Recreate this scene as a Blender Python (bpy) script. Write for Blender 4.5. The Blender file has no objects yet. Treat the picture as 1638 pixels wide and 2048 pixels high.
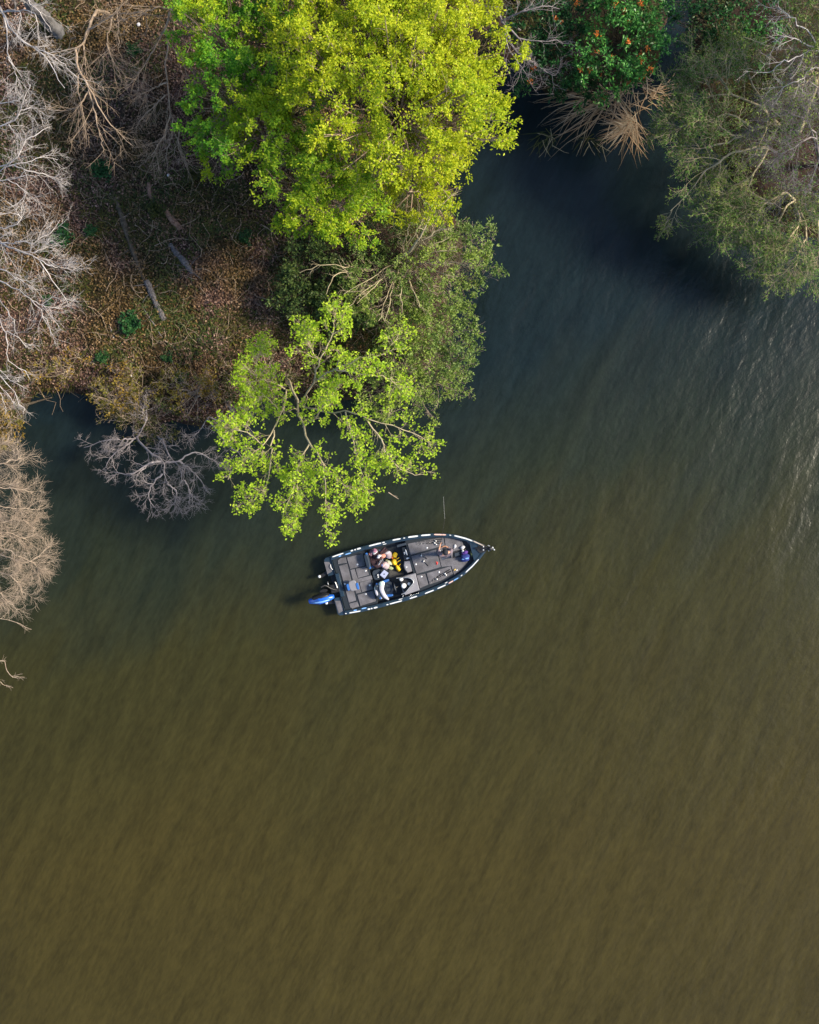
import bpy, math, random
import numpy as np
from mathutils import Vector, Matrix

S = bpy.context.scene
COL = S.collection
PI = math.pi
R = math.radians

# ------------------------------------------------------------------ camera
CAMH = 36.0          # metres above the water, looking straight down
PPM = 53.0           # photo pixels per metre on the water
cam = bpy.data.objects.new('camera', bpy.data.cameras.new('camera'))
COL.objects.link(cam)
cam.location = (0, 0, CAMH)
cam.rotation_euler = (0, 0, 0)
cam.data.sensor_fit = 'VERTICAL'
cam.data.sensor_height = 36.0
cam.data.lens = 18.0 * CAMH / (1024 / PPM)
cam.data.clip_start = 0.5
cam.data.clip_end = 2000
S.camera = cam

# ------------------------------------------------------------------ light
SUN_EL = R(38)
sv = Vector((0.99, 0.10, 0)).normalized() * math.cos(SUN_EL)
sv.z = math.sin(SUN_EL)
w = bpy.data.worlds.new('World')
S.world = w
w.use_nodes = True
nt = w.node_tree
sky = nt.nodes.new('ShaderNodeTexSky')
sky.sky_type = 'NISHITA'
sky.sun_disc = False
sky.sun_elevation = SUN_EL
sky.sun_rotation = math.atan2(sv.x, sv.y)
sky.dust_density = 1.0
sky.ozone_density = 2.5
bg = nt.nodes['Background']
bg.inputs['Strength'].default_value = 0.095
nt.links.new(sky.outputs[0], bg.inputs['Color'])
sl = bpy.data.lights.new('sun', 'SUN')
sl.energy = 3.6
sl.angle = R(11)
sl.color = (1.0, 0.88, 0.68)
so = bpy.data.objects.new('sun', sl)
COL.objects.link(so)
so.rotation_euler = sv.to_track_quat('Z', 'Y').to_euler()
so.location = (20, 25, 40)
S.view_settings.view_transform = 'Standard'
S.view_settings.look = 'None'
S.view_settings.exposure = 1.16
S.view_settings.gamma = 1.0
S.cycles.max_bounces = 8
S.cycles.diffuse_bounces = 6
S.cycles.transparent_max_bounces = 8

# ------------------------------------------------------------------ materials
def nodes(name):
    m = bpy.data.materials.new(name)
    m.use_nodes = True
    return m, m.node_tree, m.node_tree.nodes['Principled BSDF']

def setramp(n, cols, pos=None):
    el = n.color_ramp.elements
    k = len(cols)
    while len(el) < k:
        el.new(0.5)
    for i, c in enumerate(cols):
        el[i].position = (i / (k - 1)) if pos is None else pos[i]
        el[i].color = (*c, 1)

def plain(name, col, rough=0.5, metal=0.0, coat=0.0, var=0.12, scale=30.0, bump=0.0, bscale=300.):
    m, t, b = nodes(name)
    tc = t.nodes.new('ShaderNodeTexCoord')
    nz = t.nodes.new('ShaderNodeTexNoise'); nz.inputs['Scale'].default_value = scale
    nz.inputs['Detail'].default_value = 4
    t.links.new(tc.outputs['Object'], nz.inputs['Vector'])
    rp = t.nodes.new('ShaderNodeValToRGB')
    setramp(rp, [tuple(c * (1 - var) for c in col), tuple(min(1, c * (1 + var)) for c in col)], [0.3, 0.7])
    t.links.new(nz.outputs['Fac'], rp.inputs['Fac'])
    t.links.new(rp.outputs['Color'], b.inputs['Base Color'])
    b.inputs['Roughness'].default_value = rough
    b.inputs['Metallic'].default_value = metal
    b.inputs['Coat Weight'].default_value = coat
    if bump:
        n2 = t.nodes.new('ShaderNodeTexNoise'); n2.inputs['Scale'].default_value = bscale
        t.links.new(tc.outputs['Object'], n2.inputs['Vector'])
        bp = t.nodes.new('ShaderNodeBump'); bp.inputs['Strength'].default_value = bump
        bp.inputs['Distance'].default_value = 0.01
        t.links.new(n2.outputs['Fac'], bp.inputs['Height'])
        t.links.new(bp.outputs['Normal'], b.inputs['Normal'])
    return m

def leafmat(name, cols, trans=0.35, patch=None, pscale=0.55, rough=0.5):
    """one random colour per leaf, with sprigs of a second set of colours in patches"""
    m, t, b = nodes(name)
    g = t.nodes.new('ShaderNodeNewGeometry')
    r1 = t.nodes.new('ShaderNodeValToRGB'); setramp(r1, cols)
    t.links.new(g.outputs['Random Per Island'], r1.inputs['Fac'])
    out = r1.outputs['Color']
    if patch:
        r2 = t.nodes.new('ShaderNodeValToRGB'); setramp(r2, patch)
        t.links.new(g.outputs['Random Per Island'], r2.inputs['Fac'])
        nz = t.nodes.new('ShaderNodeTexNoise'); nz.inputs['Scale'].default_value = pscale
        nz.inputs['Detail'].default_value = 3
        t.links.new(g.outputs['Position'], nz.inputs['Vector'])
        mr = t.nodes.new('ShaderNodeMapRange')
        mr.inputs['From Min'].default_value = 0.43; mr.inputs['From Max'].default_value = 0.6
        t.links.new(nz.outputs['Fac'], mr.inputs['Value'])
        mx = t.nodes.new('ShaderNodeMix'); mx.data_type = 'RGBA'
        t.links.new(mr.outputs[0], mx.inputs['Factor'])
        t.links.new(out, mx.inputs['A']); t.links.new(r2.outputs['Color'], mx.inputs['B'])
        out = mx.outputs['Result']
    t.links.new(out, b.inputs['Base Color'])
    b.inputs['Roughness'].default_value = rough
    b.inputs['Specular IOR Level'].default_value = 0.25
    if trans > 0:
        tr = t.nodes.new('ShaderNodeBsdfTranslucent')
        t.links.new(out, tr.inputs['Color'])
        ms = t.nodes.new('ShaderNodeMixShader'); ms.inputs[0].default_value = trans
        t.links.new(b.outputs[0], ms.inputs[1]); t.links.new(tr.outputs[0], ms.inputs[2])
        t.links.new(ms.outputs[0], t.nodes['Material Output'].inputs['Surface'])
    return m

def barkmat(name, c1, c2, scale=6.0):
    m, t, b = nodes(name)
    tc = t.nodes.new('ShaderNodeTexCoord')
    nz = t.nodes.new('ShaderNodeTexNoise'); nz.inputs['Scale'].default_value = scale
    nz.inputs['Detail'].default_value = 6; nz.inputs['Roughness'].default_value = 0.7
    t.links.new(tc.outputs['Object'], nz.inputs['Vector'])
    rp = t.nodes.new('ShaderNodeValToRGB'); setramp(rp, [c1, c2], [0.35, 0.65])
    t.links.new(nz.outputs['Fac'], rp.inputs['Fac'])
    t.links.new(rp.outputs['Color'], b.inputs['Base Color'])
    b.inputs['Roughness'].default_value = 0.85
    b.inputs['Specular IOR Level'].default_value = 0.2
    bp = t.nodes.new('ShaderNodeBump'); bp.inputs['Strength'].default_value = 0.6
    bp.inputs['Distance'].default_value = 0.02
    t.links.new(nz.outputs['Fac'], bp.inputs['Height']); t.links.new(bp.outputs['Normal'], b.inputs['Normal'])
    return m

# ------------------------------------------------------------------ geometry helpers
def P(px, py, z=0.0):
    """a photo pixel, taken at height z, as a point of the place"""
    k = (CAMH - z) / CAMH / PPM
    return np.array([(px - 819) * k, (1024 - py) * k, z])

def tag(o, label=None, cat=None, group=None, kind=None):
    if label: o['label'] = label
    if cat: o['category'] = cat
    if group: o['group'] = group
    if kind: o['kind'] = kind
    return o

def empty(name, loc, rz=0.0):
    o = bpy.data.objects.new(name, None)
    o.empty_display_size = 0.2
    COL.objects.link(o)
    o.location = loc
    o.rotation_euler = (0, 0, rz)
    return o

def fast_mesh(name, V, F, mat, smooth=False):
    V = np.ascontiguousarray(V, dtype=np.float32); F = np.ascontiguousarray(F, dtype=np.int32)
    me = bpy.data.meshes.new(name)
    nf, k = F.shape
    me.vertices.add(len(V)); me.vertices.foreach_set('co', V.ravel())
    me.loops.add(nf * k); me.loops.foreach_set('vertex_index', F.ravel())
    me.polygons.add(nf)
    me.polygons.foreach_set('loop_start', np.arange(0, nf * k, k, dtype=np.int32))
    if smooth:
        me.polygons.foreach_set('use_smooth', np.ones(nf, dtype=bool))
    me.update(calc_edges=True)
    me.materials.append(mat)
    return me

def link(name, me, parent=None):
    o = bpy.data.objects.new(name, me)
    COL.objects.link(o)
    if parent is not None:
        o.parent = parent
    return o

def fobj(name, V, F, mat, parent=None, smooth=False, origin=None):
    """V in place coordinates; when a parent Empty stands at origin the vertices are moved into its frame"""
    V = np.asarray(V, dtype=float)
    if origin is not None:
        V = V - np.asarray(origin)[None, :]
    return link(name, fast_mesh(name, V, F, mat, smooth), parent)

def norm(a):
    return a / np.maximum(np.linalg.norm(a, axis=-1, keepdims=True), 1e-9)

def tubes(pts, rad, k=4):
    pts = np.asarray(pts, float); rad = np.asarray(rad, float)
    N, m, _ = pts.shape
    tan = norm(np.gradient(pts, axis=1))
    ref = np.where(np.abs(tan[:, :1, 2:3]) > 0.85, np.array([1., 0, 0]), np.array([0, 0, 1.]))
    n1 = norm(np.cross(tan, np.broadcast_to(ref, tan.shape)))
    n2 = np.cross(tan, n1)
    a = np.arange(k) * 2 * PI / k
    ring = pts[:, :, None, :] + rad[:, :, None, None] * (np.cos(a)[None, None, :, None] * n1[:, :, None, :] + np.sin(a)[None, None, :, None] * n2[:, :, None, :])
    V = ring.reshape(-1, 3)
    b = (np.arange(N) * m * k)[:, None, None] + (np.arange(m - 1) * k)[None, :, None]
    j = np.arange(k)[None, None, :]; j2 = (np.arange(k)[None, None, :] + 1) % k
    F = np.stack([b + j, b + j2, b + k + j2, b + k + j], -1).reshape(-1, 4)
    return V, F

class Bag:
    def __init__(s): s.V = []; s.F = []; s.n = 0
    def add(s, V, F):
        if len(V) == 0: return
        s.V.append(np.asarray(V, float)); s.F.append(np.asarray(F) + s.n); s.n += len(V)
    def obj(s, name, mat, parent=None, smooth=False, origin=None):
        if not s.V: return None
        return fobj(name, np.concatenate(s.V), np.concatenate(s.F), mat, parent, smooth, origin)

def curve(ctrl, m=14, wob=0.0, rng=None):
    """smooth line through control points, m points"""
    c = np.asarray(ctrl, float)
    if len(c) == 2:
        t = np.linspace(0, 1, m)[:, None]; p = c[0] * (1 - t) + c[1] * t
    else:
        e = np.vstack([2 * c[0] - c[1], c, 2 * c[-1] - c[-2]])
        n = len(c) - 1
        u = np.linspace(0, n - 1e-6, m); i = u.astype(int); f = (u - i)[:, None]
        p0, p1, p2, p3 = e[i], e[i + 1], e[i + 2], e[i + 3]
        p = 0.5 * (2 * p1 + (p2 - p0) * f + (2 * p0 - 5 * p1 + 4 * p2 - p3) * f ** 2 + (3 * p1 - p0 - 3 * p2 + p3) * f ** 3)
    if wob and rng is not None:
        w_ = rng.normal(0, wob, p.shape); w_[0] = 0
        p = p + w_
    return p

def spawn(pts, rad, c, t0, t1, L, ang, rng, m=5, wob=.15, up=0., rr=.6, tip=.3, Lvar=.4, tl=.5, droop=0., rmin=0.0):
    N, mp, _ = pts.shape
    t = rng.uniform(t0, t1, (N, c)); f = np.minimum(t * (mp - 1), mp - 1.001); i = f.astype(int); f = (f - i)[..., None]
    n = np.arange(N)[:, None]
    a, b = pts[n, i], pts[n, i + 1]
    pos = (a * (1 - f) + b * f).reshape(-1, 3)
    tan = norm(b - a).reshape(-1, 3)
    r0 = (rad[n, i] * (1 - f[..., 0]) + rad[n, i + 1] * f[..., 0]).reshape(-1)
    M = len(pos)
    v = rng.normal(0, 1, (M, 3)); v -= (v * tan).sum(1, keepdims=True) * tan; v = norm(v)
    al = (ang * rng.uniform(.6, 1.35, M))[:, None]
    d = np.cos(al) * tan + np.sin(al) * v
    d[:, 2] += up; d = norm(d)
    ln = L * (1 - tl * t.reshape(-1)) * rng.uniform(1 - Lvar, 1 + Lvar, M)
    out = np.zeros((M, m, 3)); out[:, 0] = pos
    for q in range(1, m):
        d = d + rng.normal(0, wob, (M, 3)); d[:, 2] -= droop; d = norm(d)
        out[:, q] = out[:, q - 1] + d * (ln / (m - 1))[:, None]
    r = np.maximum(r0 * rr, rmin)[:, None] * np.linspace(1, tip, m)[None, :]
    return out, r

def leaves(pos, size, rng, aspect=.5, tilt=.8, axis=None, fold=.15):
    """one folded four-cornered leaf per position"""
    N = len(pos)
    if N == 0: return np.zeros((0, 3)), np.zeros((0, 4), int)
    nr = norm(rng.normal(0, 1, (N, 3)) + np.array([0, 0, 1.]) * tilt * 1.6)
    ax = rng.normal(0, 1, (N, 3)) if axis is None else axis + rng.normal(0, .35, (N, 3))
    ax = ax - (ax * nr).sum(1, keepdims=True) * nr; ax = norm(ax)
    sd = np.cross(nr, ax)
    L = (size * rng.uniform(.65, 1.3, N))[:, None]; W = L * aspect * .5
    a = pos; tip = pos + ax * L
    mid = pos + ax * L * .48
    l = mid + sd * W + nr * L * fold; r = mid - sd * W + nr * L * fold
    V = np.stack([a, r, tip, l], 1).reshape(-1, 3)
    F = np.arange(N * 4).reshape(N, 4)
    return V, F

def ribbons(pts, width, rng=None):
    """flat tapering blades"""
    N, m, _ = pts.shape
    tan = norm(np.gradient(pts, axis=1))
    side = norm(np.cross(tan, np.array([0, 0, 1.]) + 0.25 * (rng.normal(0, 1, (N, 1, 3)) if rng is not None else 0)))
    wd = np.asarray(width)[:, None, None] * np.interp(np.linspace(0, 1, m), [0, .4, 1], [.7, 1, .08])[None, :, None] * .5
    V = np.stack([pts - side * wd, pts + side * wd], 2).reshape(-1, 3)
    b = (np.arange(N) * m * 2)[:, None] + (np.arange(m - 1) * 2)[None, :]
    F = np.stack([b, b + 1, b + 3, b + 2], -1).reshape(-1, 4)
    return V, F

# value noise
def vnoise(x, y, scale, seed=0):
    x = np.asarray(x) / scale; y = np.asarray(y) / scale
    xi = np.floor(x).astype(np.int64); yi = np.floor(y).astype(np.int64)
    fx = x - xi; fy = y - yi
    fx = fx * fx * (3 - 2 * fx); fy = fy * fy * (3 - 2 * fy)
    def h(a, b):
        n = (a * 374761393 + b * 668265263 + seed * 982451653) & 0x7fffffff
        n = ((n ^ (n >> 13)) * 1274126177) & 0x7fffffff
        return ((n ^ (n >> 16)) & 0xffff) / 65535.0
    return (h(xi, yi) * (1 - fx) + h(xi + 1, yi) * fx) * (1 - fy) + (h(xi, yi + 1) * (1 - fx) + h(xi + 1, yi + 1) * fx) * fy

# ------------------------------------------------------------------ terrain
LAND = [
    [(-9000, -9000), (900, -9000), (1000, -400), (1020, 90), (1100, 175), (1180, 190), (1290, 170), (1318, 110), (1330, -60), (1340, -9000),
     (-9000, -9000)],
    [(-9000, -9000), (1010, -9000), (1000, 110), (985, 205), (905, 255), (880, 330), (885, 430), (915, 520), (890, 640), (850, 730), (770, 790), (640, 795),
     (560, 785), (480, 825), (420, 848), (300, 850), (225, 838), (190, 800), (150, 785), (70, 795), (25, 850), (-15, 900),
     (-60, 1000), (-50, 1150), (-90, 1400), (-200, 1700), (-500, 2400), (-2500, 5000), (-9000, 9000)],
    [(1395, -9000), (1390, 60), (1385, 150), (1420, 270), (1475, 390), (1560, 450), (1640, 470), (1800, 530), (2600, 700), (5000, 900), (9000, 1200), (9000, -9000)],
]
def sdf(x, y):
    px = x * PPM + 819; py = 1024 - y * PPM
    best = np.full(px.shape, -1e9)
    for poly in LAND:
        n = len(poly)
        d2 = np.full(px.shape, 1e18); ins = np.zeros(px.shape, bool)
        for i in range(n):
            ax, ay = poly[i]; bx, by = poly[(i + 1) % n]
            ex, ey = bx - ax, by - ay
            q = ex * ex + ey * ey
            if q < 1e-9: continue
            t = np.clip(((px - ax) * ex + (py - ay) * ey) / q, 0, 1)
            d2 = np.minimum(d2, (px - ax - t * ex) ** 2 + (py - ay - t * ey) ** 2)
            if by != ay:
                c = ((ay > py) != (by > py)) & (px < (bx - ax) * (py - ay) / (by - ay) + ax)
                ins ^= c
        d = np.sqrt(d2) * np.where(ins, 1, -1)
        best = np.maximum(best, d)
    return best / PPM

def height(x, y):
    x = np.asarray(x, float); y = np.asarray(y, float)
    d = sdf(x, y) + (vnoise(x, y, 1.7, 3) - .5) * .7 + (vnoise(x, y, .6, 4) - .5) * .3
    land = .08 + .55 * (1 - np.exp(-np.maximum(d, 0) / .8)) + .07 * np.minimum(np.maximum(d, 0), 14)
    land += (vnoise(x, y, 2.3, 5) - .5) * .35 * np.clip(d, 0, 1) + (vnoise(x, y, .45, 6) - .5) * .10 * np.clip(d * 2, 0, 1)
    bed = .08 + np.maximum(d, -4) * .9
    return np.where(d > 0, land, bed)

def G(px, py, dz=0.0):
    """a photo pixel on the ground surface"""
    z = 0.6
    for _ in range(4):
        p = P(px, py, z); z = max(float(height(p[0:1], p[1:2])[0]), 0.0)
    p = P(px, py, z); p[2] = z + dz
    return p

def axis_coords(lo, hi, step, far):
    core = np.arange(lo, hi + step, step)
    g = []
    s, v = step * 1.5, hi + step
    while v < far:
        g.append(v); v += s; s *= 1.35
    g.append(far)
    l = []
    s, v = step * 1.5, lo - step
    while v > -far:
        l.append(v); v -= s; s *= 1.35
    l.append(-far)
    return np.concatenate([np.array(l)[::-1], core, np.array(g)])

xs = axis_coords(-19, 20, .16, 600.); ys = axis_coords(-6, 23, .16, 600.)
XX, YY = np.meshgrid(xs, ys)
ZZ = height(XX.ravel(), YY.ravel())
nx, ny = len(xs), len(ys)
idx = np.arange(nx * ny).reshape(ny, nx)
GF = np.stack([idx[:-1, :-1], idx[:-1, 1:], idx[1:, 1:], idx[1:, :-1]], -1).reshape(-1, 4)

def ground_mat():
    m, t, b = nodes('forest soil')
    g = t.nodes.new('ShaderNodeNewGeometry')
    n1 = t.nodes.new('ShaderNodeTexNoise'); n1.inputs['Scale'].default_value = 0.45; n1.inputs['Detail'].default_value = 5
    n2 = t.nodes.new('ShaderNodeTexNoise'); n2.inputs['Scale'].default_value = 9; n2.inputs['Detail'].default_value = 8; n2.inputs['Roughness'].default_value = .7
    vo = t.nodes.new('ShaderNodeTexVoronoi'); vo.inputs['Scale'].default_value = 16
    for n in (n1, n2, vo): t.links.new(g.outputs['Position'], n.inputs['Vector'])
    ra = t.nodes.new('ShaderNodeValToRGB'); setramp(ra, [(.018, .011, .008), (.052, .034, .025), (.10, .068, .052)], [.3, .55, .8])
    rb = t.nodes.new('ShaderNodeValToRGB'); setramp(rb, [(.012, .011, .005), (.038, .032, .011), (.08, .06, .02)], [.3, .55, .8])
    t.links.new(n2.outputs['Fac'], ra.inputs['Fac']); t.links.new(n2.outputs['Fac'], rb.inputs['Fac'])
    mr = t.nodes.new('ShaderNodeMapRange'); mr.inputs['From Min'].default_value = .42; mr.inputs['From Max'].default_value = .6
    t.links.new(n1.outputs['Fac'], mr.inputs['Value'])
    mx = t.nodes.new('ShaderNodeMix'); mx.data_type = 'RGBA'
    t.links.new(mr.outputs[0], mx.inputs['Factor']); t.links.new(ra.outputs[0], mx.inputs['A']); t.links.new(rb.outputs[0], mx.inputs['B'])
    m2 = t.nodes.new('ShaderNodeMix'); m2.data_type = 'RGBA'; m2.inputs['Factor'].default_value = .3; m2.blend_type = 'MULTIPLY'
    t.links.new(mx.outputs['Result'], m2.inputs['A']); t.links.new(vo.outputs['Color'], m2.inputs['B'])
    t.links.new(m2.outputs['Result'], b.inputs['Base Color'])
    b.inputs['Roughness'].default_value = .95; b.inputs['Specular IOR Level'].default_value = .15
    bp = t.nodes.new('ShaderNodeBump'); bp.inputs['Strength'].default_value = .9; bp.inputs['Distance'].default_value = .05
    t.links.new(n2.outputs['Fac'], bp.inputs['Height']); t.links.new(bp.outputs['Normal'], b.inputs['Normal'])
    return m

ground = fobj('ground', np.stack([XX.ravel(), YY.ravel(), ZZ], -1), GF, ground_mat(), smooth=True)
tag(ground, 'dark brown forest floor and lake bed sloping under the water', 'ground', kind='structure')

# ------------------------------------------------------------------ water
def water_mat():
    m, t, b = nodes('turbid lake water')
    g = t.nodes.new('ShaderNodeNewGeometry')
    def noise(scale, rot, sx, sy, detail=3, dist=0.0):
        mp = t.nodes.new('ShaderNodeMapping'); mp.vector_type = 'TEXTURE'
        mp.inputs['Rotation'].default_value = (0, 0, rot); mp.inputs['Scale'].default_value = (sx, sy, 1)
        t.links.new(g.outputs['Position'], mp.inputs['Vector'])
        n = t.nodes.new('ShaderNodeTexNoise'); n.inputs['Scale'].default_value = scale
        n.inputs['Detail'].default_value = detail; n.inputs['Distortion'].default_value = dist
        t.links.new(mp.outputs[0], n.inputs['Vector'])
        return n.outputs['Fac']
    def mul(a, k):
        n = t.nodes.new('ShaderNodeMath'); n.operation = 'MULTIPLY'; t.links.new(a, n.inputs[0])
        if isinstance(k, float): n.inputs[1].default_value = k
        else: t.links.new(k, n.inputs[1])
        return n.outputs[0]
    def add(a, c):
        n = t.nodes.new('ShaderNodeMath'); n.operation = 'ADD'; t.links.new(a, n.inputs[0]); t.links.new(c, n.inputs[1]); return n.outputs[0]
    # silty brown; tree shade and blue sky reflection painted in towards the inlet
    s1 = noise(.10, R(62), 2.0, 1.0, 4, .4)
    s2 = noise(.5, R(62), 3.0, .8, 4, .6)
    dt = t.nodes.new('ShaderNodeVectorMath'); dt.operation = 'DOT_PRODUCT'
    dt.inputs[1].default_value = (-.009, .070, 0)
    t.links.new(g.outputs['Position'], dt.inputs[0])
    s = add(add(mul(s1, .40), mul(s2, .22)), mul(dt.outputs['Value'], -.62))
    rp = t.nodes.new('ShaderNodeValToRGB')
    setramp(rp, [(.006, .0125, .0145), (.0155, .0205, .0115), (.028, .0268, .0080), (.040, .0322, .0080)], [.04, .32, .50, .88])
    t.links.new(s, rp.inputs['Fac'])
    st = add(mul(noise(1.5, R(65), 4.0, .8, 4, .4), .5), mul(noise(6.0, R(62), 2.6, .8, 5, .3), .5))  # light and dark of the ripples painted into the colour as streaks
    mr = t.nodes.new('ShaderNodeMapRange'); mr.inputs['From Min'].default_value = .32; mr.inputs['From Max'].default_value = .68
    mr.inputs['To Min'].default_value = .70; mr.inputs['To Max'].default_value = 1.30
    t.links.new(st, mr.inputs['Value'])
    sm = t.nodes.new('ShaderNodeMix'); sm.data_type = 'RGBA'; sm.blend_type = 'MULTIPLY'; sm.inputs['Factor'].default_value = 1
    t.links.new(rp.outputs['Color'], sm.inputs['A']); t.links.new(mr.outputs[0], sm.inputs['B'])
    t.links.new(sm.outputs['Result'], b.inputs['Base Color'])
    b.subsurface_method = 'BURLEY' if hasattr(b, 'subsurface_method') else None
    b.inputs['Subsurface Weight'].default_value = 0.5
    b.inputs['Subsurface Radius'].default_value = (1.0, .9, .55)
    b.inputs['Subsurface Scale'].default_value = 1.1
    b.inputs['Roughness'].default_value = .24
    b.inputs['IOR'].default_value = 1.33
    # waves: long swell, chop, fine ripples
    w1 = noise(.6, R(64), 3.0, 1.0, 1, .3)
    w2 = noise(2.6, R(66), 1.7, 1.0, 1, .3)
    w3 = noise(7.0, R(58), 1.4, 1.0, 1, .2)
    w4 = noise(19.0, R(40), 1.2, 1.0, 0, .0)
    calm = t.nodes.new('ShaderNodeMapRange'); calm.inputs['From Min'].default_value = .35; calm.inputs['From Max'].default_value = .65
    calm.inputs['To Min'].default_value = .45; calm.inputs['To Max'].default_value = 1.25
    t.links.new(noise(.16, R(30), 1.5, 1.0, 2, .3), calm.inputs['Value'])
    hsum = add(mul(w1, .08), mul(add(add(mul(w2, .024), mul(w3, .0095)), mul(w4, .0025)), calm.outputs[0]))
    bp = t.nodes.new('ShaderNodeBump'); bp.inputs['Strength'].default_value = 1.0; bp.inputs['Distance'].default_value = 1.0
    t.links.new(hsum, bp.inputs['Height']); t.links.new(bp.outputs['Normal'], b.inputs['Normal'])
    return m

W = 590.
wv = [(-W, -W, -5), (W, -W, -5), (W, W, -5), (-W, W, -5), (-W, -W, 0), (W, -W, 0), (W, W, 0), (-W, W, 0)]
wf = [(3, 2, 1, 0), (4, 5, 6, 7), (0, 1, 5, 4), (1, 2, 6, 5), (2, 3, 7, 6), (3, 0, 4, 7)]
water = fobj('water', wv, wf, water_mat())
tag(water, 'murky olive brown lake water with soft ripples', 'water', kind='structure')

# ------------------------------------------------------------------ plant materials
M = {}
M['yellow'] = leafmat('yellow green spring leaves', [(.29, .39, .012), (.48, .56, .018), (.66, .68, .03)], .45, [(.21, .36, .012), (.40, .52, .016), (.58, .62, .025)])
M['green'] = leafmat('fresh green leaves', [(.06, .24, .02), (.14, .37, .022), (.25, .47, .03)], .44, [(.22, .38, .012), (.40, .53, .016), (.58, .63, .025)], .5)
M['lime'] = leafmat('lime leaves', [(.26, .46, .02), (.44, .64, .035), (.62, .75, .07)], .5)

M['limegreen'] = leafmat('light green leaves', [(.20, .36, .012), (.38, .52, .018), (.62, .70, .03)], .45, [(.12, .30, .02), (.26, .44, .02), (.42, .52, .03)], .8)
M['olive'] = leafmat('small olive leaves', [(.08, .15, .036), (.15, .24, .055), (.25, .34, .09)], .38, [(.15, .24, .04), (.25, .35, .055), (.38, .46, .10)], .5)
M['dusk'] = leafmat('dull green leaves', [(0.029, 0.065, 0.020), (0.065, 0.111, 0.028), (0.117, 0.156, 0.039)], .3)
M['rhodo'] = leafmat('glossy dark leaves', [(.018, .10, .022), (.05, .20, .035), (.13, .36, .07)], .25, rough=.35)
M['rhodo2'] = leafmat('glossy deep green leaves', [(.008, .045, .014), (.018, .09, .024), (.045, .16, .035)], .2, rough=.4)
M['fern'] = leafmat('fern fronds', [(.012, .06, .018), (.025, .10, .028), (.05, .15, .035)], .25)
M['feather'] = leafmat('feathery needles', [(.045, .12, .022), (.09, .21, .035), (.17, .31, .055)], .38, [(.11, .18, .03), (.19, .28, .045), (.30, .38, .075)], .6)
M['gold'] = leafmat('ochre scrub leaves', [(.09, .06, .012), (.22, .14, .02), (.40, .25, .035)], .3, [(.06, .07, .012), (.13, .13, .02), (.26, .22, .04)], .8)
M['litter'] = leafmat('dead leaves', [(.042, .021, .014), (.115, .062, .044), (.20, .115, .085), (.35, .23, .18)], .08, [(.035, .022, .009), (.085, .052, .019), (.16, .10, .036), (.25, .16, .07)], .45)
M['weed'] = leafmat('olive weeds', [(.025, .03, .008), (.06, .06, .012), (.12, .10, .02)], .25, [(.02, .04, .01), (.05, .075, .016), (.10, .11, .02)], .5)
M['reed'] = leafmat('dry reed blades', [(.26, .16, .08), (.46, .31, .18), (.66, .52, .36)], .25)
M['flower'] = leafmat('orange petals', [(.55, .12, .02), (.75, .22, .03), (.8, .3, .12)], .3)
M['b_white'] = barkmat('pale bare bark', (.30, .265, .25), (.66, .61, .59), 3.0)
M['b_tan'] = barkmat('tan bare bark', (.28, .21, .155), (.54, .43, .33))
M['b_brown'] = barkmat('brown bare bark', (.22, .16, .11), (.44, .33, .24))
M['b_grey'] = barkmat('grey bark', (.09, .085, .085), (.21, .20, .20))
M['b_mauve'] = barkmat('mauve grey twigs', (.17, .15, .15), (.34, .30, .305))
M['b_straw'] = barkmat('straw branches', (.28, .23, .14), (.52, .44, .29))
M['b_dark'] = barkmat('dark bark', (.04, .03, .022), (.10, .08, .06))
M['log'] = barkmat('weathered log', (.035, .028, .018), (.12, .095, .07), 9)
M['logred'] = barkmat('rotten red wood', (.10, .055, .038), (.28, .17, .12), 12)
M['loggrey'] = barkmat('silver dead wood', (.05, .046, .046), (.17, .155, .155), 14)

def crown_and_trunk(root, trunk_bag, crown_bag, bark, lm, twig_bag=None, twigmat=None):
    o = np.array(root.location)
    trunk_bag.obj('trunk', M[bark], root, True, o)
    if twig_bag is not None and twig_bag.n: tag(twig_bag.obj('twigs', M[twigmat or bark], root, True, o), kind='stuff')
    if crown_bag is not None and crown_bag.n: tag(crown_bag.obj('crown', M[lm], root, False, o), kind='stuff')

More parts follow.
